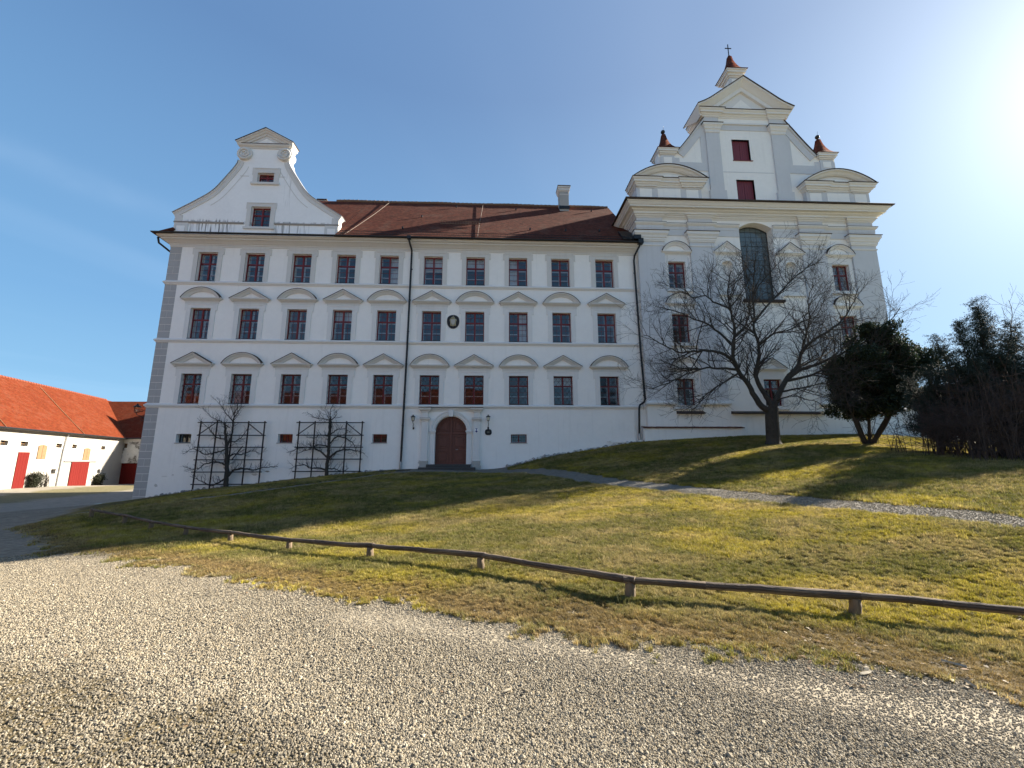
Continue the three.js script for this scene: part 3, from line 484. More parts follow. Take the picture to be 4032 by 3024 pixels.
// --- front gable of the long building
function curve(pts, n = 10) { const c = new THREE.CatmullRomCurve3(pts.map(p => new THREE.Vector3(p[0], p[1], 0))); return c.getPoints(n * (pts.length - 1)).map(v => [v.x, v.y]); }
{
  const g = grp('gable', abbey), cx = -16.2, z = FZ, mir = l => l.map(([x, y]) => [2 * cx - x, y]).reverse();
  const side = curve([[-21.86, 18.44], [-20.49, 19.33], [-19.43, 20.13], [-18.62, 21.25], [-18.02, 22.25], [-17.93, 22.58]], 6);
  const outline = [[-21.62, 16.62], [-21.62, 18.2], ...side, [-17.93, 23.7], ...mir([[-21.62, 18.2], ...side, [-17.93, 23.7]]), [2 * cx + 21.62, 16.62]];
  // grime on the render below the moulding, as in the photograph: dark runs with their own outline
  const gm = dataTex(1024, 768, (i, j) => {
    const x = -22 + i / 1024 * 12, y = 16.5 + j / 768 * 9, f = fbm(i / 90, j / 90, 4, 301), n = fbm(i / 12, j / 12, 3, 303), run = fbm(i / 7, j / 120, 3, 305);
    let v = 0.90 + 0.08 * (f - 0.5) + 0.05 * (n - 0.5), s = 0;
    const patch = (a, b) => smooth(a - 0.5, a + 0.4, x) * (1 - smooth(b - 0.4, b + 0.5, x));
    s += patch(-20.6, -18.0) * (1 - smooth(17.75, 18.05 + 0.3 * n, y)) * smooth(0.42, 0.72, run) * smooth(16.7, 17.5, y + 0.6 * n) * 0.95;
    s += patch(-15.0, -13.0) * (1 - smooth(17.75, 17.95 + 0.2 * n, y)) * smooth(0.45, 0.75, run) * smooth(16.7, 17.5, y + 0.6 * n) * 0.7;
    s += patch(-20.8, -11.5) * smooth(17.72, 17.78, y) * (1 - smooth(17.85, 18.05, y)) * smooth(0.5, 0.8, n + 0.3 * run) * 0.6;
    s += (Math.abs(x + 14.35 + 0.1 * Math.sin(y)) < 0.22 ? 1 : 0) * smooth(0.45, 0.8, run) * smooth(18.7, 19.6, y) * (1 - smooth(21.4, 22.2, y)) * 0.28;
    const c = mix3([v, v, v * 0.99], [0.13, 0.125, 0.12], clamp(s)); return c;
  }, true, false);
  const gw = join(poly(outline, z - 0.5, z, [rect(-16.69, -15.38, 17.55, 19.07), rect(-16.53, -15.41, 20.93, 21.67)]));
  { const p = gw.attributes.position, uv = gw.attributes.uv; for (let i = 0; i < p.count; i++) uv.setXY(i, (p.getX(i) + 22) / 12, (p.getY(i) - 16.5) / 9); }
  inst('wall', gw, new THREE.MeshStandardMaterial({ map: gm, color: lin(0.96, 0.96, 0.95), roughness: 0.92, side: THREE.DoubleSide }), g);
  // dark rooms behind the two openings
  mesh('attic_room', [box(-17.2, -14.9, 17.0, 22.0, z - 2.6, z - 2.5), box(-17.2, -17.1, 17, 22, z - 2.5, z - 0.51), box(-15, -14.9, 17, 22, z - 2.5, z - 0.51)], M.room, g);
  const band = [[0.0, z - 0.5], [0.0, z + 0.09], [-0.1, z + 0.09], [-0.12, z + 0.05], [-0.36, z + 0.05], [-0.36, z - 0.01]];
  const left = [[-21.64, 17.85], [-21.66, 18.15], ...side];
  mesh('gable_band', sweepXY(band, side), M.trim, g);
  mesh('gable_band', sweepXY(band, mir(side)), M.trim, g);
  for (const s of [side, mir(side)]) mesh('coping', sweepXY([[0.002, z - 0.62], [0.002, z + 0.14], [0.03, z + 0.15], [0.07, z - 0.2], [0.05, z - 0.62]], s), M.zinc, g);
  for (const m of [1, -1]) { const X = v => cx + m * (v - cx); const b = (a, c, y0, y1, z0, z1) => box(Math.min(X(a), X(c)), Math.max(X(a), X(c)), y0, y1, z0, z1);
    mesh('pedestal', [b(-21.66, -20.75, 16.7, 17.76, z - 0.48, z + 0.06), b(-21.68, -21.2, 17.86, 18.3, z - 0.47, z + 0.055)], M.trim, g); mesh('panel', b(-21.48, -20.95, 16.98, 17.5, z + 0.05, z + 0.075), M.white, g);
    mesh('incised_line', [sweepXY([[-0.75, z - 0.01], [-0.75, z + 0.012], [-0.8, z + 0.012], [-0.8, z - 0.01]], (m > 0 ? side : mir(side)).slice(m > 0 ? 9 : 4, m > 0 ? -4 : -9)), b(-17.75, -17.15, 21.38, 21.43, z - 0.01, z + 0.012)], M.trim, g);
    // volute: a scroll of two turns on a drum
    const sp = [], rr = []; for (let k = 0; k <= 44; k++) { const a = -Math.PI * 0.9 + k / 44 * Math.PI * 4.4, r = 0.47 - 0.41 * k / 44; sp.push([X(-17.58) - m * r * Math.cos(a), 23.12 + r * Math.sin(a), z + 0.14]); rr.push(0.085 - 0.045 * k / 44); }
    mesh('volute', [new THREE.CylinderGeometry(0.52, 0.52, 0.62, 24).rotateX(Math.PI / 2).translate(X(-17.58), 23.12, z - 0.19), tube(sp, rr, 6)], M.trim, g);
  }
  const hm = y => [[-0.02, y - 0.07], [0.05, y - 0.07], [0.1, y - 0.02], [0.1, y + 0.03], [0.03, y + 0.07], [-0.02, y + 0.07]];
  M.grimy = plaster([0.33, 0.32, 0.30], 0.95, 0.01);
  for (const [a, b] of [[-21.7, -17.1], [-15.05, -10.7]]) mesh('string_course', sweepXZ(hm(17.8), [[a, z], [b, z]]), M.grimy, g);
  // crowning pediment
  const pz = z, half = 1.98, yb = 23.68;
  mesh('pediment', [sweepXZ([[-0.3, yb - 0.12], [0.04, yb - 0.12], [0.06, yb - 0.02], [0.14, yb + 0.02], [0.2, yb + 0.1], [0.2, yb + 0.16], [-0.3, yb + 0.16]], [[cx - 1.72, z - 0.6], [cx - 1.72, z], [cx + 1.72, z], [cx + 1.72, z - 0.6]]),
    sweepXY([[0, z - 0.6], [0, z + 0.3], [-0.08, z + 0.3], [-0.12, z + 0.22], [-0.22, z + 0.16], [-0.24, z + 0.1], [-0.36, z + 0.08], [-0.36, z - 0.6]], [[cx - half, yb + 0.28], [cx, yb + 1.36], [cx + half, yb + 0.28]]),
    poly([[cx - 1.7, yb + 0.1], [cx + 1.7, yb + 0.1], [cx, yb + 1.05]], z - 0.5, z + 0.02), poly([[cx - 1.74, yb - 0.6], [cx + 1.74, yb - 0.6], [cx + 1.74, yb], [cx - 1.74, yb]], z - 0.5, z - 0.004)], M.trim, g);
  mesh('tympanum', poly([[cx - 0.85, yb + 0.2], [cx + 0.85, yb + 0.2], [cx, yb + 0.7]], z + 0.01, z + 0.035), M.white, g);
  mesh('tile_capping', [sweepXY([[0, z - 0.65], [0, z + 0.34], [0.035, z + 0.34], [0.05, z - 0.65]], [[cx - half - 0.02, yb + 0.27], [cx, yb + 1.36], [cx + half + 0.02, yb + 0.27]]), box(cx - 1.62, cx + 1.62, yb + 0.162, yb + 0.2, z, z + 0.22)], M.tileDark, g);
  redWindow(g, -16.035, 17.55, 19.07, 1.31, z, 'plain', 3, { noGrille: 1 });
  redWindow(g, -15.97, 20.93, 21.67, 1.12, z, 'plain', 4, { noGrille: 1 });
  const s1 = grp('window_surround', g), s2 = grp('window_surround', g);
  earedSurround(s1, -16.035, 17.55, 19.07, 1.31, z, M.trim, 0.06, 0.3, 0.3); mesh('ledge', rbox(-17.1, -15.0, 17.38, 17.53, z, z + 0.14, 0.02), M.trim, s1);
  earedSurround(s2, -15.97, 20.93, 21.67, 1.12, z, M.trim, 0.07, 0.32, 0.38); mesh('ledge', rbox(-16.95, -15.0, 20.74, 20.91, z, z + 0.14, 0.02), M.trim, s2);
}
// --- portal: pilasters, arch, door leaves, steps
{
  const g = grp('portal', abbey), z = FZ, cx = -2.685;
  const arch = (r, y, n = 20) => Array.from({ length: n + 1 }, (_, k) => [cx + r * Math.cos(Math.PI - Math.PI * k / n), y + r * Math.sin(Math.PI * k / n)]);
  for (const s of [-1, 1]) {
    const a = cx + s * 1.46, b = cx + s * 1.83, x0 = Math.min(a, b), x1 = Math.max(a, b);
    mesh('pilaster', [box(x0 - 0.02, x1 + 0.02, 1.78, 4.28, z - 0.01, z + 0.16), box(x0 + 0.07, x1 - 0.07, 2.05, 4.1, z + 0.15, z + 0.175)], M.trimLight, g);
    mesh('pilaster_base', [rbox(x0 - 0.1, x1 + 0.1, 1.15, 1.5, z - 0.01, z + 0.28, 0.02), rbox(x0 - 0.06, x1 + 0.06, 1.49, 1.8, z - 0.01, z + 0.22, 0.02)], M.chimney, g);
    const rt = [[x0 - 0.02, z], [x0 - 0.02, z + 0.16], [x1 + 0.02, z + 0.16], [x1 + 0.02, z]];
    mesh('capital', [sweepXZ([[-0.05, 4.26], [0.03, 4.26], [0.04, 4.32], [0.09, 4.36], [0.14, 4.42], [0.14, 4.47], [-0.05, 4.47]], rt), box(x0, x1, 4.47, 4.86, z - 0.01, z + 0.17), sweepXZ([[-0.05, 4.84], [0.03, 4.84], [0.06, 4.92], [0.14, 4.98], [0.2, 5.06], [0.2, 5.13], [-0.05, 5.13]], rt)], M.trimLight, g);
    mesh('capital_lead', box(x0 - 0.14, x1 + 0.14, 4.472, 4.49, z, z + 0.31), M.tileDark, g);
    const i0 = cx + s * 1.0, i1 = cx + s * 1.3, u0 = Math.min(i0, i1), u1 = Math.max(i0, i1);
    mesh('jamb', box(u0, u1, 1.3, 3.52, z - 0.01, z + 0.07), M.trimLight, g);
    mesh('impost', [rbox(u0 - 0.03, u1 + 0.03, 3.52, 3.6, z - 0.01, z + 0.12, 0.01), rbox(u0 - 0.06, u1 + 0.06, 3.6, 3.7, z - 0.01, z + 0.16, 0.015)], M.trimLight, g);
  }
  mesh('arch', sweepXY([[0, z - 0.01], [0, z + 0.07], [0.06, z + 0.07], [0.07, z + 0.1], [0.2, z + 0.1], [0.22, z + 0.14], [0.29, z + 0.14], [0.29, z - 0.01]], arch(1.005, 3.66)), M.trimLight, g);
  mesh('keystone', poly([[cx - 0.12, 4.58], [cx + 0.12, 4.58], [cx + 0.17, 5.0], [cx - 0.17, 5.0]], z, z + 0.24), M.trimLight, g);
  mesh('entablature', sweepXZ([[-0.02, 4.92], [0.04, 4.92], [0.06, 5.0], [0.12, 5.02], [0.16, 5.08], [0.16, 5.13], [-0.02, 5.13]], [[cx - 1.45, z], [cx + 1.45, z]]), M.trimLight, g);
  mesh('lead_cover', [box(cx - 2.05, cx - 1.2, 5.13, 5.16, z, z + 0.4), box(cx + 1.2, cx + 2.05, 5.13, 5.16, z, z + 0.4), box(cx - 1.2, cx + 1.2, 5.13, 5.155, z, z + 0.22)], M.gutter, g);
  // door
  const wood = dataTex(256, 512, (i, j) => { const f = fbm(i / 5, j / 80, 4, 400), k = 0.7 + 0.6 * f; return [0.115 * k, 0.032 * k, 0.02 * k]; }, true);
  M.door = new THREE.MeshStandardMaterial({ map: wood, roughness: 0.5, side: THREE.DoubleSide });
  const d = grp('door', abbey), dz = z - 0.32;

  mesh('leaf', poly([[cx - 1.004, 1.58], [cx - 0.012, 1.58], [cx - 0.012, 4.622], ...arch(1.004, 3.62).filter(p => p[0] < cx - 0.05).reverse()], dz - 0.06, dz), M.door, d);
  mesh('leaf', poly([[cx + 0.012, 1.58], [cx + 1.004, 1.58], ...arch(1.004, 3.62).filter(p => p[0] > cx + 0.05).reverse(), [cx + 0.012, 4.622]], dz - 0.06, dz), M.door, d);
  mesh('cover_strip', [rbox(cx - 0.06, cx + 0.06, 1.58, 4.6, dz, dz + 0.05, 0.012), rbox(cx - 1.0, cx + 1.0, 3.46, 3.56, dz, dz + 0.045, 0.012)], M.door, d);
  for (const s of [-1, 1]) for (const [y0, y1] of [[1.72, 2.42], [2.58, 3.38]]) {
    const a = cx + s * 0.14, b = cx + s * 0.9, x0 = Math.min(a, b), x1 = Math.max(a, b);
    mesh('panel', [rbox(x0, x1, y0, y0 + 0.05, dz, dz + 0.03, 0.01), rbox(x0, x1, y1 - 0.05, y1, dz, dz + 0.03, 0.01), rbox(x0, x0 + 0.05, y0, y1, dz, dz + 0.029, 0.01), rbox(x1 - 0.05, x1, y0, y1, dz, dz + 0.029, 0.01), rbox(x0 + 0.12, x1 - 0.12, y0 + 0.12, y1 - 0.12, dz - 0.01, dz + 0.025, 0.015)], M.door, d);
  }
  for (const s of [-1, 1]) { // arched upper panels
    const inner = arch(0.86, 3.62).filter(p => s * (p[0] - cx) > 0.12), outline = [[cx + s * 0.13, 3.68], ...(s < 0 ? inner.filter(p => p[1] > 3.7).reverse() : inner.filter(p => p[1] > 3.7)), [cx + s * 0.855, 3.68]];
    const l = s < 0 ? [[cx - 0.13, 3.68], ...arch(0.84, 3.62).filter(p => p[0] < cx - 0.12 && p[1] > 3.72).reverse(), [cx - 0.83, 3.68], [cx - 0.13, 3.68]] : [[cx + 0.13, 3.68], ...arch(0.84, 3.62).filter(p => p[0] > cx + 0.12 && p[1] > 3.72), [cx + 0.83, 3.68], [cx + 0.13, 3.68]];
    mesh('panel', [tube(l.map(p => [p[0], p[1], dz + 0.01]), 0.022, 6), tube(l.map(p => [cx + s * 0.47 + (p[0] - cx - s * 0.47) * 0.66, 3.98 + (p[1] - 3.98) * 0.66, dz + 0.008]), 0.018, 6)], M.door, d);
  }
  mesh('handle', [tube([[cx + 0.35, 2.5, dz + 0.03], [cx + 0.35, 2.5, dz + 0.09]], 0.02, 6), tube([[cx + 0.31, 2.5, dz + 0.09], [cx + 0.46, 2.5, dz + 0.09]], 0.02, 6)], M.zinc, d);
  mesh('threshold', box(cx - 1.0, cx + 1.0, 1.3, 1.58, z - 0.5, z - 0.05), M.chimney, d);
  const st = std([0.055, 0.053, 0.05], 0.85);
  mesh('step', rbox(cx - 1.45, cx + 1.3, 1.4, 1.585, z - 0.04, z + 0.42, 0.025), st, abbey);
  mesh('step', rbox(cx - 1.88, cx + 1.6, 1.0, 1.4, z + 0.02, z + 0.78, 0.03), st, abbey);
}
// --- wall lanterns, plaques, emblem
function lantern(label, x, y, z, side) {
  const t = thing('wall_lantern', label, 'lantern', [x, y, z], side ? undefined : 'lanterns beside the portal');
  const s = side ? 1.25 : 0.92;
  const six = (r0, r1, y0, y1) => new THREE.CylinderGeometry(r1, r0, y1 - y0, 6, 1, true).translate(0, (y0 + y1) / 2, 0);
  mesh('glass_pane', six(0.085 * s, 0.125 * s, 0.02, 0.3 * s), M.lampGlass, t);
  mesh('bulb', lathe([[0, 0], [0.02, 0.01], [0.035, 0.06], [0.02, 0.1], [0, 0.115]], 10).translate(0, 0.08, 0), std([0.9, 0.85, 0.7], 0.4), t);
  const bars = []; for (let k = 0; k < 6; k++) { const a = k / 6 * Math.PI * 2 + Math.PI / 6 * 0; bars.push(tube([[Math.sin(a) * 0.087 * s, 0.02, Math.cos(a) * 0.087 * s], [Math.sin(a) * 0.128 * s, 0.3 * s, Math.cos(a) * 0.128 * s]], 0.009, 4)); }
  bars.push(new THREE.CylinderGeometry(0.1 * s, 0.06 * s, 0.03, 6).translate(0, 0.005, 0));
  mesh('frame', bars, M.iron, t);
  mesh('roof', [new THREE.CylinderGeometry(0.045 * s, 0.19 * s, 0.1 * s, 6).translate(0, 0.345 * s, 0), new THREE.CylinderGeometry(0.19 * s, 0.19 * s, 0.014, 6).translate(0, 0.295 * s, 0), new THREE.CylinderGeometry(0.03 * s, 0.05 * s, 0.06 * s, 6).translate(0, 0.42 * s, 0)], M.iron, t);
  if (side) {
    const sc = []; for (let k = 0; k <= 20; k++) { const a = k / 20 * Math.PI * 3.2, r = 0.16 - 0.12 * k / 20; sc.push([0.45 + r * Math.cos(a), -0.42 + r * Math.sin(a), 0]); }
    const sc2 = []; for (let k = 0; k <= 16; k++) { const a = Math.PI + k / 16 * Math.PI * 3, r = 0.12 - 0.09 * k / 16; sc2.push([0.3 + r * Math.cos(a), 0.14 + r * Math.sin(a), 0]); }
    mesh('bracket', [tube([[0, -0.02, 0], [0.05, -0.16, 0], [0.25, -0.2, 0], [0.45, -0.3, 0], [0.78, -0.72, 0]], 0.018, 6), tube([[0.12, 0.05, 0], [0.4, 0.12, 0], [0.78, 0.1, 0]], 0.016, 6), tube(sc, 0.013, 5), tube(sc2, 0.012, 5), tube([[0.8, 0.2, 0], [0.8, -0.85, 0]], 0.03, 6)], M.iron, t);
  } else {
    mesh('bracket', [tube([[0, 0, 0], [0, -0.1, 0], [0.03, -0.2, -0.06], [0, -0.3, -0.12], [0, -0.42, -0.2], [0, -0.45, -0.27]], 0.02, 6), tube([[0, -0.12, -0.02], [0, -0.16, -0.27]], 0.014, 5), rbox(-0.05, 0.05, -0.5, -0.36, -0.29, -0.265, 0.008)], M.iron, t);
  }
  return t;
}
lantern('black iron wall lantern left of the brown arched door', -5.06, 4.27, FZ + 0.29);
lantern('black iron wall lantern right of the portal above an oval plaque', -0.31, 4.29, FZ + 0.29);
lantern('black scrolled bracket lantern on the left corner of the long building', -22.58, 4.84, -27.95, true);
function decal(name, w, h, draw, pos, label, category, shape) {
  const c = document.createElement('canvas'); c.width = 256; c.height = Math.round(256 * h / w); draw(c.getContext('2d'), c.width, c.height);
  const tx = new THREE.CanvasTexture(c); tx.colorSpace = THREE.SRGBColorSpace;
  const t = thing(name, label, category, pos);
  return [t, tx];
}
{ // oval plaque with raised rim and worn lettering
  const [t, tx] = decal('plaque', 0.42, 0.36, (k, w, h) => { k.fillStyle = '#161a18'; k.fillRect(0, 0, w, h); k.fillStyle = '#8d8a76'; k.textAlign = 'center'; k.font = `bold ${h * 0.12}px serif`; k.fillRect(w * 0.3, h * 0.3, w * 0.4, h * 0.05); k.fillRect(w * 0.24, h * 0.42, w * 0.52, h * 0.05); k.fillRect(w * 0.24, h * 0.54, w * 0.52, h * 0.05); k.fillRect(w * 0.32, h * 0.66, w * 0.36, h * 0.05); }, [-0.3, 3.6, FZ], 'small dark rounded plaque right of the portal under a lantern', 'plaque');
  const s = new THREE.Shape(); const R = 0.16, a = 0.205, b = 0.175; s.moveTo(-a + R, -b); s.lineTo(a - R, -b); s.quadraticCurveTo(a, -b, a, -b + R); s.lineTo(a, b - R); s.quadraticCurveTo(a, b, a - R, b); s.lineTo(-a + R, b); s.quadraticCurveTo(-a, b, -a, b - R); s.lineTo(-a, -b + R); s.quadraticCurveTo(-a, -b, -a + R, -b);
  mesh('plate', new THREE.ExtrudeGeometry(s, { depth: 0.025, bevelEnabled: true, bevelSize: 0.012, bevelThickness: 0.012, bevelSegments: 2 }).translate(0, 0, 0.01), M.iron, t);
  const f = new THREE.PlaneGeometry(0.3, 0.22).translate(0, 0, 0.052); inst('inscription', f, new THREE.MeshStandardMaterial({ map: tx, roughness: 0.6 }), t);
}
{ // small blue and white shield sign on the right pilaster of the portal: white shield, blue triangle above, blue square standing on its corner below
  const t = thing('shield_sign', 'small blue and white shield sign on the portal pilaster', 'sign', [-1.05, 3.69, FZ + 0.18]);
  const sh = [[-0.1, 0.14], [0.1, 0.14], [0.1, 0.0], [0, -0.15], [-0.1, 0.0]];
  mesh('plate', poly(sh, 0, 0.01), std([0.85, 0.86, 0.88], 0.4), t);
  const blue = std([0.01, 0.025, 0.16], 0.4);
  mesh('blue_triangle', poly([[-0.085, 0.135], [0.085, 0.135], [0, 0.035]], 0.01, 0.014), blue, t);
  mesh('blue_square', poly([[0, 0.03], [0.085, -0.03], [0, -0.14], [-0.085, -0.03]], 0.01, 0.014), blue, t);
}
{ // coat of arms in an oval recess between two windows
  const t = thing('coat_of_arms', 'carved stone coat of arms on a black oval between two upper windows', 'emblem', [-2.71, 10.97, FZ]);
  const oval = Array.from({ length: 32 }, (_, k) => { const a = k / 32 * Math.PI * 2; return [0.41 * Math.cos(a), (Math.sin(a) > 0 ? 0.46 * Math.sign(Math.sin(a)) * Math.pow(Math.abs(Math.sin(a)), 0.7) : 0.5 * Math.sin(a))]; });
  mesh('backing', poly(oval, -0.01, 0.04), std([0.012, 0.011, 0.012], 0.7), t);
  const stone = std([0.36, 0.32, 0.2], 0.8), s2 = std([0.45, 0.43, 0.38], 0.8);
  const blob = (x, y, rx, ry, rz = 0.04) => new THREE.SphereGeometry(1, 12, 8).scale(rx, ry, rz).translate(x, y, 0.05);
  mesh('mantling', [blob(0, -0.04, 0.2, 0.3), blob(-0.17, 0.08, 0.06, 0.12), blob(0.17, 0.08, 0.06, 0.12), blob(-0.14, -0.22, 0.06, 0.09), blob(0.14, -0.22, 0.06, 0.09)], stone, t);
  mesh('shield', new THREE.ExtrudeGeometry(new THREE.Shape([[-0.13, 0.12], [0.13, 0.12], [0.13, -0.1], [0, -0.26], [-0.13, -0.1]].map(p => new THREE.Vector2(...p))), { depth: 0.03, bevelSize: 0.01, bevelThickness: 0.01, bevelSegments: 1 }).translate(0, 0, 0.075), s2, t);
  mesh('crown', [blob(0, 0.22, 0.13, 0.05, 0.06), ...[-0.1, -0.05, 0, 0.05, 0.1].map(x => blob(x, 0.29 - Math.abs(x) * 0.3, 0.02, 0.06, 0.04)), blob(0, 0.37, 0.03, 0.04)], stone, t);
}

{ // peeled and patched render near the foot of the facade, as in the photograph
  const r = rng(66), tones = [std([0.36, 0.31, 0.25], 0.95), std([0.55, 0.53, 0.49], 0.95)];
  for (const [x, y, w, h, t] of [[-13.9, 1.17, 0.42, 0.1, 0], [-14.65, 0.98, 0.4, 0.16, 1], [-20.4, 0.35, 0.22, 0.2, 1], [-19.5, 0.98, 0.16, 0.07, 1], [-20.0, 0.9, 0.5, 0.04, 1], [-1.1, 1.55, 0.3, 0.25, 1], [-4.6, 1.7, 0.25, 0.3, 1]]) {
    const n = 16, p = Array.from({ length: n }, (_, k) => { const a = k / n * Math.PI * 2, q = 0.55 + 0.6 * r(); return [x + w / 2 * q * Math.cos(a), y + h / 2 * q * Math.sin(a)]; });
    mesh('peeled_patch', poly(p, FZ - 0.004, FZ + 0.004), tones[t], abbey);
  }
}

// ---------------------------------------------------------------- the church
const church = thing('church', 'tall white church front with grey pilasters, heavy cornice and curved gable with pinnacles', 'church');
{
  const z = -27.2, x0 = 10.03, x1 = 27.25, cx = 18.62;
  const PIL = [[10.0, 11.85], [13.72, 15.45], [21.8, 23.55], [25.45, 27.28]];
  const holes = [], wl = 12.69, wr = 24.5, CW = 1.22, C3 = 18.6;
  const wins = [[wl, 13.46, 15.43, 'top'], [wr, 13.46, 15.43, 'top'], [wl, 9.59, 11.63, 'mid'], [wr, 9.59, 11.63, 'mid'], [wl, 5.32, 7.12, 'low'], [C3, 5.32, 7.12, 'low'], [wr, 5.32, 7.12, 'low']];
  for (const [x, a, b] of wins) holes.push(rect(x - CW / 2, x + CW / 2, a, b));
  const segTop = (xa, xb, ys, yc, n = 10) => Array.from({ length: n + 1 }, (_, k) => { const t = k / n; return [xb + (xa - xb) * t, ys + (yc - ys) * 4 * t * (1 - t)]; });
  const CWX = [17.41, 19.85];
  holes.push([[CWX[0], 12.72], [CWX[1], 12.72], ...segTop(CWX[0], CWX[1], 18.12, 18.55)]);
  const niches = [16.3, 20.9];
  for (const x of niches) holes.push([[x - 0.42, 13.3], [x + 0.42, 13.3], ...Array.from({ length: 11 }, (_, k) => [x + 0.42 * Math.cos(Math.PI * k / 10), 15.15 + 0.42 * Math.sin(Math.PI * k / 10)])]);
  mesh('wall', poly([[x0, 0.5], [x1, 0.5], [x1, 19.6], [x0, 19.6]], z - 0.85, z, holes), M.white, church);
  mesh('wall', [box(x1 - 0.8, x1, 0.5, 19.6, -58, z - 0.85), box(x0, x0 + 0.8, 0.5, 19.6, -58, z - 0.85), box(x0 + 0.8, x1 - 0.8, 0.5, 19.6, -58, -57.2)], M.white, church);
  mesh('interior', [box(x0 + 0.8, x1 - 0.8, 0.5, 19.6, -36, -35.8), box(x0 + 0.8, x1 - 0.8, 19.4, 19.6, -35.8, z - 0.86), box(x0 + 0.8, x1 - 0.8, 3.2, 3.4, -35.8, z - 0.86)], M.room, church);
  for (const x of niches) mesh('niche', [poly([[x - 0.5, 13.2], [x + 0.5, 13.2], [x + 0.5, 15.65], [x - 0.5, 15.65]], z - 0.4, z - 0.3)], M.trimLight, church);
  // pilasters with bases and stepped capitals
  for (const [a, b] of PIL) {
    const rt = (o) => [[a, z - (a < 11 || b > 27 ? 0.0 : 0.0)], [a, z + 0.14], [b, z + 0.14], [b, z]];
    const g = grp('pilaster', church);
    mesh('shaft', box(a, b, 5.62, 17.3, z - 0.01, z + 0.14), M.pilaster, g);
    mesh('base', sweepXZ([[-0.1, 5.36], [0.09, 5.36], [0.12, 5.42], [0.12, 5.5], [0.06, 5.56], [0.03, 5.64], [-0.1, 5.64]], rt()), M.trimLight, g);
    mesh('capital', [sweepXZ([[-0.1, 16.52], [0.03, 16.52], [0.05, 16.57], [0.05, 16.62], [-0.1, 16.62]], rt()), sweepXZ([[-0.1, 16.86], [0.05, 16.86], [0.07, 16.95], [0.1, 16.97], [0.1, 17.1], [0.15, 17.12], [0.18, 17.25], [0.26, 17.36], [0.28, 17.37], [0.28, 17.55], [0.3, 17.56], [-0.1, 17.56]], rt())], M.trimLight, g);
    mesh('tile_capping', sweepXZ([[-0.1, 17.562], [0.33, 17.562], [0.33, 17.6], [0.1, 17.68], [-0.1, 17.68]], rt()), M.tileDark, g);
  }
  // entablature, broken forward over the pilasters, the lower part cut by the tall window
  const step = (a, b, ends) => { const p = []; for (const [u, v] of PIL) if (u >= a - 0.1 && v <= b + 0.1) p.push([u, z], [u, z + 0.14], [v, z + 0.14], [v, z]); return [...(ends[0] ? [[x0, -34], ...(p.length ? [] : [])] : [[a, z]]), ...p.filter((q, i) => !(ends[0] && i === 0) && !(ends[1] && i === p.length - 1)), ...(ends[1] ? [[x1 + 0.03, -34]] : [[b, z]])]; };
  const leftP = [[x0 - 0.03, -34], [x0 - 0.03, z + 0.14], [PIL[0][1], z + 0.14], [PIL[0][1], z], [PIL[1][0], z], [PIL[1][0], z + 0.14], [PIL[1][1], z + 0.14], [PIL[1][1], z]];
  const rightP = [[PIL[2][0], z], [PIL[2][0], z + 0.14], [PIL[2][1], z + 0.14], [PIL[2][1], z], [PIL[3][0], z], [PIL[3][0], z + 0.14], [x1 + 0.03, z + 0.14], [x1 + 0.03, -34]];
  const A = [...leftP, [CWX[0] - 0.02, z]], B = [[CWX[1] + 0.02, z], ...rightP], full = [...leftP, ...rightP];
  for (const P of [A, B]) {
    mesh('architrave', sweepXZ([[-0.02, 17.4], [0.05, 17.4], [0.05, 17.85], [0.07, 17.86], [0.07, 18.08], [-0.02, 18.08]], P), M.pilaster, church);
    mesh('drip_moulding', sweepXZ([[-0.02, 18.08], [0.09, 18.08], [0.2, 18.2], [0.2, 18.27], [-0.02, 18.3]], P), M.trimLight, church);
    mesh('drip_capping', sweepXZ([[-0.02, 18.3], [0.22, 18.272], [0.22, 18.29], [-0.02, 18.35]], P), M.tileDark, church);
  }
  for (const [a, b] of PIL) mesh('frieze_block', box(a, b, 18.3, 18.75, z - 0.005, z + 0.14), M.pilaster, church);
  mesh('bed_moulding', sweepXZ([[-0.02, 18.66], [0.04, 18.66], [0.06, 18.72], [0.14, 18.78], [0.17, 18.86], [0.24, 18.88], [0.24, 18.94], [0.1, 18.99], [-0.02, 19.0]], full), M.trimLight, church);
  const corn = [[x0 - 0.03, -34], [x0 - 0.03, z + 0.1], [x1 + 0.03, z + 0.1], [x1 + 0.03, -34]];
  mesh('cornice', sweepXZ([[-0.1, 18.95], [0.2, 18.95], [0.24, 19.05], [0.36, 19.1], [0.42, 19.18], [0.62, 19.2], [0.62, 19.3], [0.68, 19.32], [0.78, 19.46], [0.84, 19.5], [0.84, 19.56], [-0.1, 19.56]], corn), M.trimLight, church);
  mesh('cornice_roof', sweepXZ([[-0.1, 19.562], [0.98, 19.562], [1.0, 19.62], [0.92, 19.69], [0.3, 19.95], [-0.1, 19.95]], corn), M.tileDark, church);
  // windows
  for (const [x, a, b, kind] of wins) {
    const g = redWindow(church, x, a, b, CW, z, kind, 700 + x * 3 + a | 0, { sill: M.trimLight });
    const o = CW / 2 + 0.3; mesh('surround', poly([[x - o, a - 0.16], [x + o, a - 0.16], [x + o, b + 0.33], [x - o, b + 0.33]], z - 0.01, z + 0.05, [rect(x - CW / 2, x + CW / 2, a, b)]), M.trimLight, g);
    mesh('ledge', rbox(x - o - 0.05, x + o + 0.05, a - 0.26, a - 0.14, z - 0.01, z + 0.14, 0.02), M.trimLight, g);
    pediment(g, x, b + 0.5, 1.05, 0.95, z, x === C3 ? 'tri' : 'seg', M.trimLight, M.white);
  }
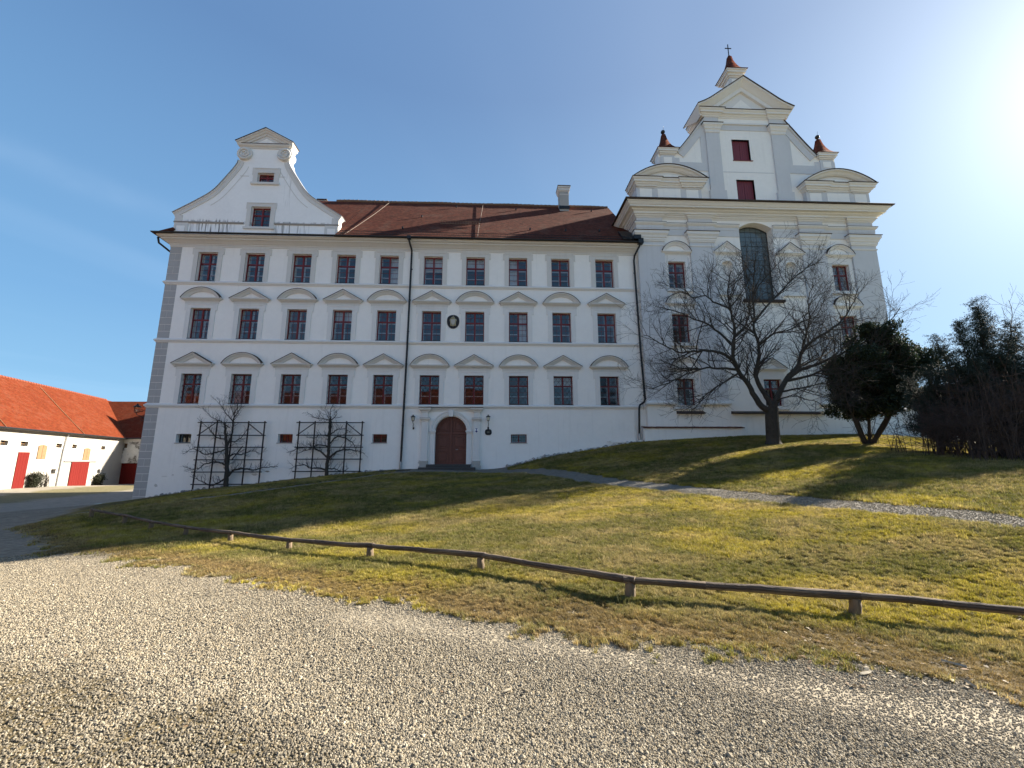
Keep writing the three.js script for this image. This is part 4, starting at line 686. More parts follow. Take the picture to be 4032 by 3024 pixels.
  for (const x of niches) { const g = grp('niche_frame', church); mesh('surround', poly([[x - 0.75, 13.1], [x + 0.75, 13.1], [x + 0.75, 15.8], [x - 0.75, 15.8]], z - 0.01, z + 0.05, [[[x - 0.42, 13.3], [x + 0.42, 13.3], ...Array.from({ length: 11 }, (_, k) => [x + 0.42 * Math.cos(Math.PI * k / 10), 15.15 + 0.42 * Math.sin(Math.PI * k / 10)])]]), M.trimLight, g); pediment(g, x, 15.98, 0.98, 0.98, z, 'tri', M.trimLight, M.white); mesh('ledge', rbox(x - 0.8, x + 0.8, 12.98, 13.1, z - 0.01, z + 0.14, 0.02), M.trimLight, g); }
  { // tall arched window with leaded lights
    const g = grp('tall_window', church), gz = z - 0.62, a = CWX[0], b = CWX[1], nx = 6, ny = 15, top = x => 18.12 + 0.43 * 4 * ((x - a) / (b - a)) * (1 - (x - a) / (b - a));
    const lead = [], fr = [], iron = std([0.03, 0.035, 0.035], 0.6);
    fr.push(box(a, a + 0.07, 12.72, 18.12, gz - 0.05, gz + 0.03), box(b - 0.07, b, 12.72, 18.12, gz - 0.05, gz + 0.03), box(a + 0.07, b - 0.07, 12.72, 12.8, gz - 0.05, gz + 0.03), sweepXY([[0, gz - 0.05], [0, gz + 0.03], [-0.08, gz + 0.03], [-0.08, gz - 0.05]], segTop(a, b, 18.12, 18.55).reverse()));
    mesh('frame', fr, iron, g);
    const cw = (b - a) / nx, chh = (18.12 - 12.72) / ny;
    M.churchGlass = new THREE.MeshPhysicalMaterial({ color: lin(0.10, 0.13, 0.14), roughness: 0.12, ior: 1.6, side: THREE.DoubleSide });
    const r = rng(12), pg = new THREE.BoxGeometry(cw - 0.02, chh - 0.02, 0.005);
    for (let i = 0; i < nx; i++) for (let k = 0; k < ny; k++) { const m = inst('pane', pg, M.churchGlass, g, [a + cw * (i + 0.5), 12.72 + chh * (k + 0.5), gz]); m.rotation.set((r() - 0.5) * 0.03, (r() - 0.5) * 0.03, 0); }
    for (let i = 0; i < nx; i++) { const xa = a + cw * i + 0.01, xb = a + cw * (i + 1) - 0.01; mesh('pane', poly([[xa, 18.13], [xb, 18.13], [xb, Math.max(18.14, top(xb) - 0.01)], [xa, Math.max(18.14, top(xa) - 0.01)]], gz - 0.002, gz + 0.003), M.churchGlass, g); }
    for (let i = 1; i < nx; i++) lead.push(box(a + cw * i - 0.012, a + cw * i + 0.012, 12.72, top(a + cw * i), gz - 0.012, gz + 0.014));
    for (let k = 1; k <= ny; k++) lead.push(box(a, b, 12.72 + chh * k - 0.01, 12.72 + chh * k + 0.01, gz - 0.01, gz + 0.012 + (k % 3 ? 0 : 0.02)));
    mesh('lead', lead, iron, g);
    mesh('ledge', [rbox(a - 0.25, b + 0.25, 12.52, 12.7, z - 0.05, z + 0.2, 0.02)], M.tileDark, g);
  }
  // ledges and low plinth wall with tile capping
  for (const [a, b] of [[11.95, 13.75], [15.6, 21.95], [23.7, 25.2]]) mesh('ledge', loft([a, b].map(x => [[x, 4.78, z - 0.01], [x, 4.78, z + 0.3], [x, 4.83, z + 0.3], [x, 4.98, z - 0.01]])), M.tileDark, church);
  mesh('plinth', [box(9.65, 16.1, 1.5, 3.84, z - 0.005, z + 0.32)], M.white, church);
  const red = std([0.10, 0.035, 0.022], 0.85);
  for (let k = 0, r = rng(3); k < 28; k++) { const x = 9.58 + k * 0.236; mesh('capping_tile', new THREE.BoxGeometry(0.226, 0.05, 0.5).rotateX(0.22).translate(x + 0.113, 3.9 + 0.012 * (r() - 0.5), z + 0.17), red, church); }

  // ------------ gable
  const g = grp('gable', church), mir = l => l.map(([x, y]) => [2 * cx - x, y]).reverse();
  const scroll = curve([[13.35, 24.05], [13.95, 24.8], [14.55, 25.6], [15.05, 26.3], [15.55, 26.95]], 5);
  const half = [[10.75, 19.7], [10.75, 21.7], [11.3, 22.2], [11.95, 22.75], [11.95, 24.1], [13.3, 24.1], ...scroll, [15.55, 27.9]];
  mesh('wall', poly([...half, [15.55, 28.2], [cx, 30.0], [2 * cx - 15.55, 28.2], ...mir(half)], z - 0.6, z, [rect(17.58, 18.92, 23.55, 25.3), rect(17.62, 18.95, 20.0, 21.97)]), M.white, g);
  const slab = (pts, d, m = M.pilaster, n = 'band') => mesh(n, poly(pts, z - 0.005, z + d), m, g);
  for (const s of [1, -1]) {
    const X = v => cx + s * (v - cx), R = (a, b, y0, y1, d, m, n) => slab(rect(Math.min(X(a), X(b)), Math.max(X(a), X(b)), y0, y1), d, m, n), S = s > 0 ? scroll : mir(scroll);
    // grey frame around the white corner panel
    mesh('scroll_band', sweepXY([[0, z - 0.6], [0, z + 0.14], [-0.12, z + 0.14], [-0.14, z + 0.07], [-0.62, z + 0.07], [-0.62, z - 0.01]], S), M.pilaster, g);
    mesh('scroll_capping', sweepXY([[0.002, z - 0.7], [0.002, z + 0.2], [0.05, z + 0.2], [0.09, z - 0.7]], S), M.tileDark, g);
    R(13.1, 15.6, 22.58, 23.26, 0.04); R(15.2, 15.6, 23.26, 26.2, 0.042); R(11.97, 13.5, 22.2, 23.6, 0.038);
    R(15.6, 16.62, 20.85, 25.85, 0.14, M.pilaster, 'pilaster'); R(15.5, 16.72, 20.2, 20.95, 0.2, M.pilaster, 'pilaster_base');
    const a = Math.min(X(15.6), X(16.62)), b = Math.max(X(15.6), X(16.62)), rt = [[a, z], [a, z + 0.14], [b, z + 0.14], [b, z]];
    mesh('capital', sweepXZ([[-0.1, 25.72], [0.03, 25.72], [0.05, 25.8], [0.05, 25.95], [0.1, 25.98], [0.12, 26.12], [0.2, 26.24], [0.22, 26.25], [0.22, 26.4], [-0.1, 26.4]], rt), M.trimLight, g);
    mesh('capital_tiles', sweepXZ([[-0.1, 26.402], [0.26, 26.402], [0.26, 26.44], [0.05, 26.52], [-0.1, 26.52]], rt), M.tileDark, g);
    R(15.58, 16.66, 26.5, 27.3, 0.12, M.pilaster, 'frieze_block');
    // pinnacle on the shoulder
    const p = grp('pinnacle', g), px = X(12.62), pz = z - 0.42, ring = h => [[px - h, pz - h], [px - h, pz + h], [px + h, pz + h], [px + h, pz - h], [px - h, pz - h]];
    const sq = (h, y0, y1) => box(px - h, px + h, y0, y1, pz - h, pz + h);
    mesh('shaft', [sq(0.5, 21.5, 23.8)], M.pilaster, p); mesh('panel', [box(px - 0.3, px + 0.3, 23.1, 23.58, pz + 0.48, pz + 0.52)], M.white, p); mesh('panel', [box(px - 0.52, px - 0.48, 23.1, 23.58, pz - 0.3, pz + 0.3)], M.white, p);
    mesh('cornice', [sq(0.56, 23.78, 23.86), sq(0.64, 23.86, 23.98), sq(0.72, 23.98, 24.12), sq(0.76, 24.12, 24.2)], M.trimLight, p);
    const rf = []; for (const [r0, y0, r1, y1] of [[0.82, 24.2, 0.58, 24.42], [0.58, 24.42, 0.42, 24.68], [0.42, 24.68, 0.3, 25.0], [0.3, 25.0, 0.2, 25.38], [0.2, 25.38, 0.12, 25.85]]) rf.push(new THREE.CylinderGeometry(r1 * 1.414, r0 * 1.414, y1 - y0, 4, 1).rotateY(Math.PI / 4).translate(px, (y0 + y1) / 2, pz));
    mesh('roof', rf, M.tile, p); mesh('ball', [new THREE.SphereGeometry(0.155, 14, 10).translate(px, 26.1, pz), new THREE.CylinderGeometry(0.05, 0.09, 0.15, 8).translate(px, 25.92, pz)], M.gutter, p);
    mesh('lightning_rod', tube([[px + 0.02, 26.2, pz], [px + 0.08, 26.6, pz]], 0.01, 4), M.gutter, p);
    // side block with segmental pediment
    const q = grp('side_block', g), bz = z + 0.35, b0 = Math.min(X(10.05), X(14.75)), b1 = Math.max(X(10.05), X(14.75)), bw = b1 - b0, cxx = (b0 + b1) / 2;
    mesh('wall', box(b0, b1, 19.75, 21.2, z - 0.9, bz), M.pilaster, q);
    for (const [u, v] of [[0.05, 0.235], [0.325, 0.675], [0.765, 0.95]]) mesh('panel', box(b0 + bw * u, b0 + bw * v, 20.15, 20.8, bz, bz + 0.018), M.white, q);
    for (const [u, v] of [[0.02, 0.27], [0.73, 0.98]]) mesh('pier', [box(b0 + bw * u, b0 + bw * v, 19.75, 20.12, bz, bz + 0.05), box(b0 + bw * u, b0 + bw * v, 20.83, 20.95, bz, bz + 0.05)], M.pilaster, q);
    const bp = [[b0, z - 0.9], [b0, bz], [b1, bz], [b1, z - 0.9]];
    const br = [[b0, z - 0.9], [b0, bz + 0.1], [b0 + bw * 0.3, bz + 0.1], [b0 + bw * 0.3, bz], [b0 + bw * 0.7, bz], [b0 + bw * 0.7, bz + 0.1], [b1, bz + 0.1], [b1, z - 0.9]];
    mesh('cornice', sweepXZ([[-0.3, 20.92], [0.04, 20.92], [0.06, 21.0], [0.14, 21.06], [0.17, 21.14], [0.26, 21.16], [0.26, 21.28], [0.34, 21.36], [0.36, 21.44], [-0.3, 21.44]], br), M.trimLight, q);
    mesh('cornice_tiles', sweepXZ([[-0.3, 21.442], [0.4, 21.442], [0.4, 21.48], [-0.3, 21.62]], br), M.tileDark, q);
    const hw = bw / 2 + 0.3, seg = Array.from({ length: 19 }, (_, k) => { const t = -1 + k / 9; return [cxx + hw * t, 21.5 + 1.0 * (1 - t * t)]; });
    mesh('segmental_pediment', [sweepXY([[-0.02, z - 0.6], [-0.02, bz + 0.42], [-0.1, bz + 0.42], [-0.16, bz + 0.3], [-0.26, bz + 0.22], [-0.34, bz + 0.12], [-0.34, z - 0.6]], seg), poly([[cxx - hw + 0.6, 21.5], [cxx + hw - 0.6, 21.5], ...seg.filter(p => Math.abs(p[0] - cxx) < hw - 0.6).reverse().map(p => [p[0], p[1] - 0.1])], z - 0.6, bz)], M.trimLight, q);
    mesh('tympanum', poly([[cxx - hw * 0.52, 21.56], [cxx + hw * 0.52, 21.56], ...seg.filter(p => Math.abs(p[0] - cxx) < hw * 0.5).reverse().map(p => [p[0], p[1] - 0.56])], bz, bz + 0.02), M.white, q);
    mesh('tile_capping', sweepXY([[-0.015, z - 0.7], [-0.015, bz + 0.47], [0.03, bz + 0.47], [0.05, z - 0.7]], seg), M.tileDark, q);
    mesh('shoulder_tiles', sweepXY([[0, z - 0.7], [0, z + 0.15], [0.05, z + 0.15], [0.08, z - 0.7]], s > 0 ? [[10.6, 21.62], [12.1, 22.95]] : [[X(12.1), 22.95], [X(10.6), 21.62]]), M.tileDark, q);
  }
  slab(rect(16.62, 2 * cx - 16.62, 26.05, 26.5), 0.04); slab(rect(15.55, 2 * cx - 15.55, 26.5, 26.62), 0.12, M.trimLight, 'moulding');
  slab(rect(16.7, 2 * cx - 16.7, 22.55, 22.6), 0.012, M.pilaster, 'incised_line');
  const up = [[15.5, -29], [15.5, z + 0.12], [16.7, z + 0.12], [16.7, z], [2 * cx - 16.7, z], [2 * cx - 16.7, z + 0.12], [2 * cx - 15.5, z + 0.12], [2 * cx - 15.5, -29]];
  mesh('cornice', sweepXZ([[-0.3, 27.05], [0.04, 27.05], [0.06, 27.14], [0.13, 27.2], [0.16, 27.28], [0.26, 27.3], [0.26, 27.42], [0.34, 27.5], [0.36, 27.58], [-0.3, 27.58]], up), M.trimLight, g);
  mesh('cornice_tiles', sweepXZ([[-0.3, 27.582], [0.4, 27.582], [0.4, 27.62], [-0.3, 27.74]], up), M.tileDark, g);
  const rake = [...curve([[14.95, 27.75], [15.75, 28.15], [16.9, 28.98], [cx, 30.25]], 6)], rk = [...rake, ...mir(rake).slice(1)];
  mesh('pediment', [sweepXY([[-0.02, -29], [-0.02, z + 0.62], [-0.12, z + 0.62], [-0.2, z + 0.5], [-0.34, z + 0.36], [-0.42, z + 0.3], [-0.48, z + 0.22], [-0.74, z + 0.2], [-0.76, z + 0.06], [-0.76, z - 0.4]], rk), poly([[15.6, 27.6], [2 * cx - 15.6, 27.6], [2 * cx - 16.9, 28.6], [cx, 29.8], [16.9, 28.6]], z - 0.5, z + 0.03)], M.trimLight, g);
  mesh('tile_capping', sweepXY([[-0.018, -29.05], [-0.018, z + 0.68], [0.03, z + 0.68], [0.05, -29.05]], rk), M.tileDark, g);
  mesh('tympanum', poly([[cx - 0.98, 27.76], [cx + 0.98, 27.76], [cx, 28.72]], z + 0.03, z + 0.05), M.white, g);
  // shuttered openings
  for (const [a, b, y0, y1] of [[17.58, 18.92, 23.55, 25.3], [17.62, 18.95, 20.0, 21.97]]) {
    const w = grp('shuttered_opening', g), m = (a + b) / 2, zz = z - 0.18;
    for (const [u, v] of [[a, m - 0.008], [m + 0.008, b]]) { const n = 4; for (let k = 0; k < n; k++) mesh('board', rbox(u + (v - u) * k / n + 0.004, u + (v - u) * (k + 1) / n - 0.004, y0, y1, zz - 0.04, zz, 0.006), M.shutter, w); }
    mesh('lining', [poly([[a - 0.02, y0], [a + 0.0, y0], [a + 0.0, y1], [a - 0.02, y1]], z - 0.58, z - 0.01), box(b, b + 0.03, y0, y1, z - 0.58, z - 0.01), box(a, b, y1, y1 + 0.03, z - 0.58, z - 0.01)], std([0.45, 0.42, 0.34], 0.9), w);
    mesh('ledge', box(a - 0.05, b + 0.12, y0 - 0.04, y0, z - 0.3, z + 0.06), M.shutter, w);
  }
  // lantern turret and cross
  const t = grp('turret', g), tx = 18.62, tz = -27.98, sq = (h, y0, y1) => box(tx - h, tx + h, y0, y1, tz - h, tz + h);
  mesh('shaft', sq(0.44, 29.2, 31.1), M.pilaster, t); mesh('panel', box(tx - 0.28, tx + 0.28, 30.45, 30.92, tz + 0.43, tz + 0.46), M.white, t); mesh('panel', box(tx - 0.46, tx - 0.43, 30.45, 30.92, tz - 0.28, tz + 0.28), M.white, t);
  mesh('cornice', [sq(0.5, 31.08, 31.17), sq(0.6, 31.17, 31.33), sq(0.73, 31.33, 31.5), sq(0.8, 31.5, 31.6)], M.trimLight, t);
  const rf = []; for (const [r0, y0, r1, y1] of [[0.87, 31.6, 0.6, 31.86], [0.6, 31.86, 0.44, 32.15], [0.44, 32.15, 0.32, 32.5], [0.32, 32.5, 0.2, 32.95], [0.2, 32.95, 0.13, 33.45]]) rf.push(new THREE.CylinderGeometry(r1 * 1.414, r0 * 1.414, y1 - y0, 4, 1).rotateY(Math.PI / 4).translate(tx, (y0 + y1) / 2, tz));
  mesh('roof', rf, M.tile, t);
  mesh('cross', [box(tx - 0.03, tx + 0.03, 33.4, 34.65, tz - 0.02, tz + 0.02), box(tx - 0.26, tx + 0.26, 34.25, 34.31, tz - 0.02, tz + 0.021), new THREE.SphereGeometry(0.1, 10, 8).translate(tx, 33.5, tz)], M.gutter, t);
  // nave roof behind the gable
  roofMesh('roof', [roofPlane([x0 - 0.6, 19.7, -58.5], [x0 - 0.6, 19.7, -27.9], [cx, 27.3, -27.9], [cx, 27.3, -58.5]), roofPlane([x1 + 0.6, 19.7, -27.9], [x1 + 0.6, 19.7, -58.5], [cx, 27.3, -58.5], [cx, 27.3, -27.9])], M.tile, church);
}

// ---------------------------------------------------------------- barn on the left, its cross wing, the rear range, the garden wall
const U = [0.23853, 0.97113], BC = [-50.71, -61.5];
{
  const limeMap = dataTex(1024, 512, (i, j) => {              // 24 m x 8 m of patchy limewash
    const x = i / 1024 * 24, y = j / 512 * 8, f = fbm(x * 0.9, y * 0.9, 5, 500), n = fbm(x * 3, y * 3, 4, 510), s = fbm(x * 7, y * 1.3, 3, 520);
    let c = [0.41, 0.39, 0.35].map(v => v * (0.92 + 0.16 * (f - 0.5)));
    c = mix3(c, [0.42, 0.38, 0.32], 0.55 * smooth(0.6, 0.78, n) + 0.35 * smooth(0.66, 0.85, s));
    return c;
  }, true);
  limeMap.repeat.set(1 / 24, 1 / 8);
  M.lime = new THREE.MeshStandardMaterial({ map: limeMap, bumpMap: plasterBump, bumpScale: 0.02, roughness: 0.95, side: THREE.DoubleSide });
  const dirtyMap = dataTex(512, 512, (i, j) => { const x = i / 64, y = j / 64, n = fbm(x * 1.6, y * 1.6, 5, 610), m = fbm(x * 5, y * 5, 3, 612); let c = [0.7, 0.68, 0.63].map(v => v * (0.9 + 0.2 * (m - 0.5))); return mix3(c, [0.16, 0.145, 0.125], smooth(0.5, 0.66, n) * (0.4 + 0.6 * smooth(0.35, 0.65, m))); }, true);
  dirtyMap.repeat.set(1 / 8, 1 / 8);
  M.dirty = new THREE.MeshStandardMaterial({ map: dirtyMap, bumpMap: plasterBump, bumpScale: 0.02, roughness: 0.95, side: THREE.DoubleSide });
  const redPaint = new THREE.MeshPhysicalMaterial({ color: lin(0.135, 0.012, 0.009), roughness: 0.8, specularIntensity: 0.3 }), black = std([0.012, 0.012, 0.012], 0.8);
  const woodMap = dataTex(128, 256, (i, j) => { const f = fbm(i / 4, j / 60, 4, 650), k = 0.6 + 0.8 * f; return [0.22 * k, 0.135 * k, 0.065 * k]; }, true); woodMap.repeat.set(1, 1);
  M.oldWood = new THREE.MeshStandardMaterial({ map: woodMap, roughness: 0.85, side: THREE.DoubleSide });

  // local frame of the barn: x' along the wall towards the yard (L), z' = outwards from the wall
  const barn = thing('barn', 'long whitewashed barn with bright orange tiled roof and red doors', 'barn', [BC[0], 0, BC[1]]);
  // local x = L along U, local z = outward normal (0.971, -0.2385): rotate so that +x -> U
  barn.rotation.y = Math.atan2(-U[1], U[0]);                  // then local +z -> (-(-)...) the barn's inner side is +z, its face looks to -z
  const LEN = 80, holes = [];
  const smallW = [[19.4, 0.9], [17.0, 0.95], [12.2, 0.9], [9.72, 0.8], [4.4, 0.85], [22.2, 0.9], [26.6, 0.9], [29.4, 0.9], [34, 0.9], [38, 0.9], [42, 0.9]];
  for (const [l, w] of smallW) holes.push(rect(l - w / 2, l + w / 2, 3.36, 3.84));
  const lowW = [[12.36, 0.72, 0.55, 1.08], [4.55, 0.66, 0.47, 0.95], [19.9, 0.6, 0.5, 1.0]];
  for (const [l, w, a, b] of lowW) holes.push(rect(l - w / 2, l + w / 2, a, b));
  const door1 = [16.1, 17.5, 2.78], door2 = [6.68, 9.78, 1.84];
  const sh = [[14.5, 1.18, 2.13, 3.46], [7.37, 1.15, 2.06, 3.35]];
  mesh('wall', poly(rect(-12, LEN, -2.2, 5.0), 0, 0.5, holes), M.lime, barn);
  mesh('wall', [box(LEN - 0.5, LEN, -2.2, 5, 0.5, 14), box(-12, LEN, -2.2, 5, 13.5, 14)], M.lime, barn);
  for (const [l, w] of smallW) { const g = grp('window', barn); mesh('reveal_back', box(l - w / 2, l + w / 2, 3.36, 3.84, 0.3, 0.34), black, g); mesh('frame', [box(l - w / 2, l - w / 2 + 0.05, 3.36, 3.84, 0.22, 0.3), box(l + w / 2 - 0.05, l + w / 2, 3.36, 3.84, 0.22, 0.3), box(l - 0.025, l + 0.025, 3.36, 3.84, 0.22, 0.3), box(l - w / 2, l + w / 2, 3.58, 3.62, 0.225, 0.295)], M.oldWood, g); for (const s of [-1, 1]) inst('pane', new THREE.BoxGeometry(w / 2 - 0.08, 0.42, 0.005), M.glass, g, [l + s * w / 4, 3.6, 0.27]); mesh('border', poly([[l - w / 2 - 0.12, 3.25], [l + w / 2 + 0.12, 3.25], [l + w / 2 + 0.12, 3.96], [l - w / 2 - 0.12, 3.96]], -0.02, 0.01, [rect(l - w / 2, l + w / 2, 3.36, 3.84)]), std([0.62, 0.60, 0.55], 0.95), g); }
  for (const [l, w, a, b] of lowW) { const g = grp('window', barn); mesh('reveal_back', box(l - w / 2, l + w / 2, a, b, 0.3, 0.34), black, g); inst('pane', new THREE.BoxGeometry(w - 0.06, b - a - 0.06, 0.005), M.glass, g, [l, (a + b) / 2, 0.24]); mesh('border', poly([[l - w / 2 - 0.14, a - 0.1], [l + w / 2 + 0.14, a - 0.1], [l + w / 2 + 0.14, b + 0.1], [l, b + 0.2], [l - w / 2 - 0.14, b + 0.1]], -0.03, 0.01, [rect(l - w / 2, l + w / 2, a, b)]), std([0.62, 0.60, 0.55], 0.95), g); }
  { const g = grp('door', barn), n = 8; for (let k = 0; k < n; k++) mesh('board', box(door1[0] + (door1[1] - door1[0]) * k / n + 0.005, door1[0] + (door1[1] - door1[0]) * (k + 1) / n - 0.005, -0.95, door1[2], -0.05 - 0.004 * (k % 2), 0.0), redPaint, g); }
  for (const s of [0, 1]) { const g = grp('door', barn), a = door2[0] + s * 1.55, n = 9; for (let k = 0; k < n; k++) mesh('board', box(a + 1.535 * k / n + 0.005, a + 1.535 * (k + 1) / n - 0.005, -1.05, door2[2], -0.09 - 0.004 * (k % 2), -0.03), redPaint, g); }
  mesh('sliding_rail', [box(5.3, 11.05, 1.85, 1.93, -0.14, -0.02)], M.zinc, barn);
  for (const [l, w, a, b] of sh) { const g = grp('shutter', barn), n = 6; for (let k = 0; k < n; k++) { const u = l - w / 2 + w * k / n + 0.008, v = l - w / 2 + w * (k + 1) / n - 0.008, m = (u + v) / 2; mesh('board', poly([[u, a], [v, a], [v, b + 0.12 * (1 - ((v - l) / w * 2) ** 2)], [u, b + 0.12 * (1 - ((u - l) / w * 2) ** 2)]], -0.05 - 0.006 * (k % 3), 0.0), M.oldWood, g); } }
  mesh('downpipe', tube([[11.35, 4.9, -0.3], [11.35, 4.6, -0.12], [11.5, 3, -0.1], [11.62, -1, -0.1]], 0.06, 8), M.zinc, barn);
  mesh('gutter', tube([[0.7, 4.97, -0.48], [LEN, 4.97, -0.48]], 0.09, 8), M.gutter, barn);
  const bb = 7.6, ry = 11.35;                                 // ridge back from the wall, ridge height
  roofMesh('roof', [roofPlane([LEN + 0.3, 5.0, -0.45], [-13, 5.0, -0.45], [-13, ry, bb], [LEN + 0.3, ry, bb]), roofPlane([-13, 5.0, 2 * bb + 0.45], [LEN + 0.3, 5.0, 2 * bb + 0.45], [LEN + 0.3, ry, bb], [-13, ry, bb])], M.tileOrange, barn);
  for (let l = -9; l < 34; l += 0.42) inst('ridge_tile', ridgeGeo(), M.ridgeOrange, barn, [l, ry + 0.02, bb]);
  const at = (l, d) => [l, 5.02 + d * (ry - 5) / Math.hypot(ry - 5, bb + 0.45) + 0.03, -0.45 + d * (bb + 0.45) / Math.hypot(ry - 5, bb + 0.45) - 0.02];
  for (const [a, b] of [[9.2, 5.0], [20.2, 16], [31, 27]]) mesh('lightning_conductor', tube([at(a, 0), at((a + b) / 2, 5), at(b, 9.7)], 0.03, 5), M.oldWood, barn);

  // cross wing at the end of the barn, parallel to the long building
  const wing = thing('barn_wing', 'shaded barn wing with stained wall and wide dark red gate', 'barn', [-51.5, 0, -61.5]);
  mesh('wall', poly(rect(-6, 36, -2.2, 5.1), -0.5, 0, [rect(0.35, 1.3, 3.74, 4.35), rect(0.3, 3.6, -2.0, 1.67)]), M.dirty, wing);
  mesh('wall', [box(-6, 36, -2.2, 5.1, -14, -13.5), box(35.5, 36, -2.2, 5.1, -13.5, -0.5)], M.dirty, wing);
  { const g = grp('gate', wing), n = 14; for (let k = 0; k < n; k++) mesh('board', box(0.3 + 3.3 * k / n + 0.005, 0.3 + 3.3 * (k + 1) / n - 0.005, -1.3, 1.67, -0.3 - 0.005 * (k % 2), -0.25), redPaint, g); }
  { const g = grp('vent', wing); mesh('backing', box(0.35, 1.3, 3.74, 4.35, -0.4, -0.36), black, g); for (let k = 0; k < 5; k++) mesh('slat', box(0.35, 1.3, 3.78 + k * 0.12, 3.84 + k * 0.12, -0.3, -0.22), M.oldWood, g); }
  roofMesh('roof', [roofPlane([-12, 5.05, 0.4], [36.3, 5.05, 0.4], [36.3, 11.15, -7.2], [-12, 11.15, -7.2]), roofPlane([36.3, 5.05, -14.8], [-12, 5.05, -14.8], [-12, 11.15, -7.2], [36.3, 11.15, -7.2])], M.tileOrange, wing);
  mesh('gutter', tube([[0.6, 5.02, 0.42], [36, 5.02, 0.42]], 0.09, 8), M.gutter, wing);

  // rear range whose roof end shades the foot of the barn
  const rear = thing('rear_range', 'tall roofed range of the abbey behind the long building', 'building', [-22, 0, -71]);
  mesh('wall', [box(0, 45, -1.5, 16.6, -13.2, 0)], M.white, rear);
  mesh('gable', [poly([[-13.2, 16.6], [0, 16.6], [-6.6, 27.3]], 0, 0.4).rotateY(-Math.PI / 2).translate(0.4, 0, 0)].map(g => g), M.white, rear);
  roofMesh('roof', [roofPlane([-0.3, 16.5, 0.5], [45.3, 16.5, 0.5], [45.3, 27.6, -6.6], [-0.3, 27.6, -6.6]), roofPlane([45.3, 16.5, -13.7], [-0.3, 16.5, -13.7], [-0.3, 27.6, -6.6], [45.3, 27.6, -6.6])], M.tile, rear);

  // big barn behind the photographer, seen mirrored in the lowest row of windows: red roof over a pale wall
  const opp = thing('opposite_barn', 'large red-roofed barn across the yard, mirrored in the lowest facade windows', 'barn', [-28, 0, 24]);
  mesh('wall', [box(-34, 26, -1.5, 6.2, 0, 0.6), box(-34, 26, -1.5, 6.2, 19.4, 20), box(25.4, 26, -1.5, 6.2, 0.6, 19.4), box(-34, -33.4, -1.5, 6.2, 0.6, 19.4)], M.lime, opp);
  mesh('gable', [poly([[0, 6.2], [20, 6.2], [10, 16]], 0, 0.5).rotateY(-Math.PI / 2).translate(26, 0, 0), poly([[0, 6.2], [20, 6.2], [10, 16]], 0, 0.5).rotateY(-Math.PI / 2).translate(-33.5, 0, 0)], M.lime, opp);
  roofMesh('roof', [roofPlane([26.5, 6.1, -0.6], [-34.5, 6.1, -0.6], [-34.5, 16.4, 10], [26.5, 16.4, 10]), roofPlane([-34.5, 6.1, 20.6], [26.5, 6.1, 20.6], [26.5, 16.4, 10], [-34.5, 16.4, 10])], M.tile, opp);
  for (const x of [-24, -6, 14]) { const g = grp('door', opp); for (let k = 0; k < 10; k++) mesh('board', box(x + k * 0.36, x + k * 0.36 + 0.35, -0.8, 3.4, -0.06, -0.01), redPaint, g); }

  // garden wall running on from the church to the right
  const gw = thing('garden_wall', 'white garden wall with pale metal capping beside the church', 'wall', [27.2, 0, -27.6]);
  const wg = loft([[0, 0], [4.5, 2.4], [14, 5.5]].map(([x, z]) => [[x, 1.5, z - 0.2], [x, 1.5, z + 0.2], [x, 5.1, z + 0.2], [x, 5.1, z - 0.2]]));
  mesh('wall', wg, M.white, gw);
  mesh('capping', loft([[0.05, 0], [4.5, 2.4], [14, 5.5]].map(([x, z]) => [[x, 5.1, z - 0.32], [x, 5.1, z + 0.32], [x, 5.14, z + 0.32], [x, 5.3, z], [x, 5.14, z - 0.32]])), M.zinc, gw);
}
function ridgeGeo() { return ridgeGeo.g ??= boxUV(new THREE.CylinderGeometry(0.13, 0.16, 0.46, 7).rotateZ(Math.PI / 2).toNonIndexed()); }

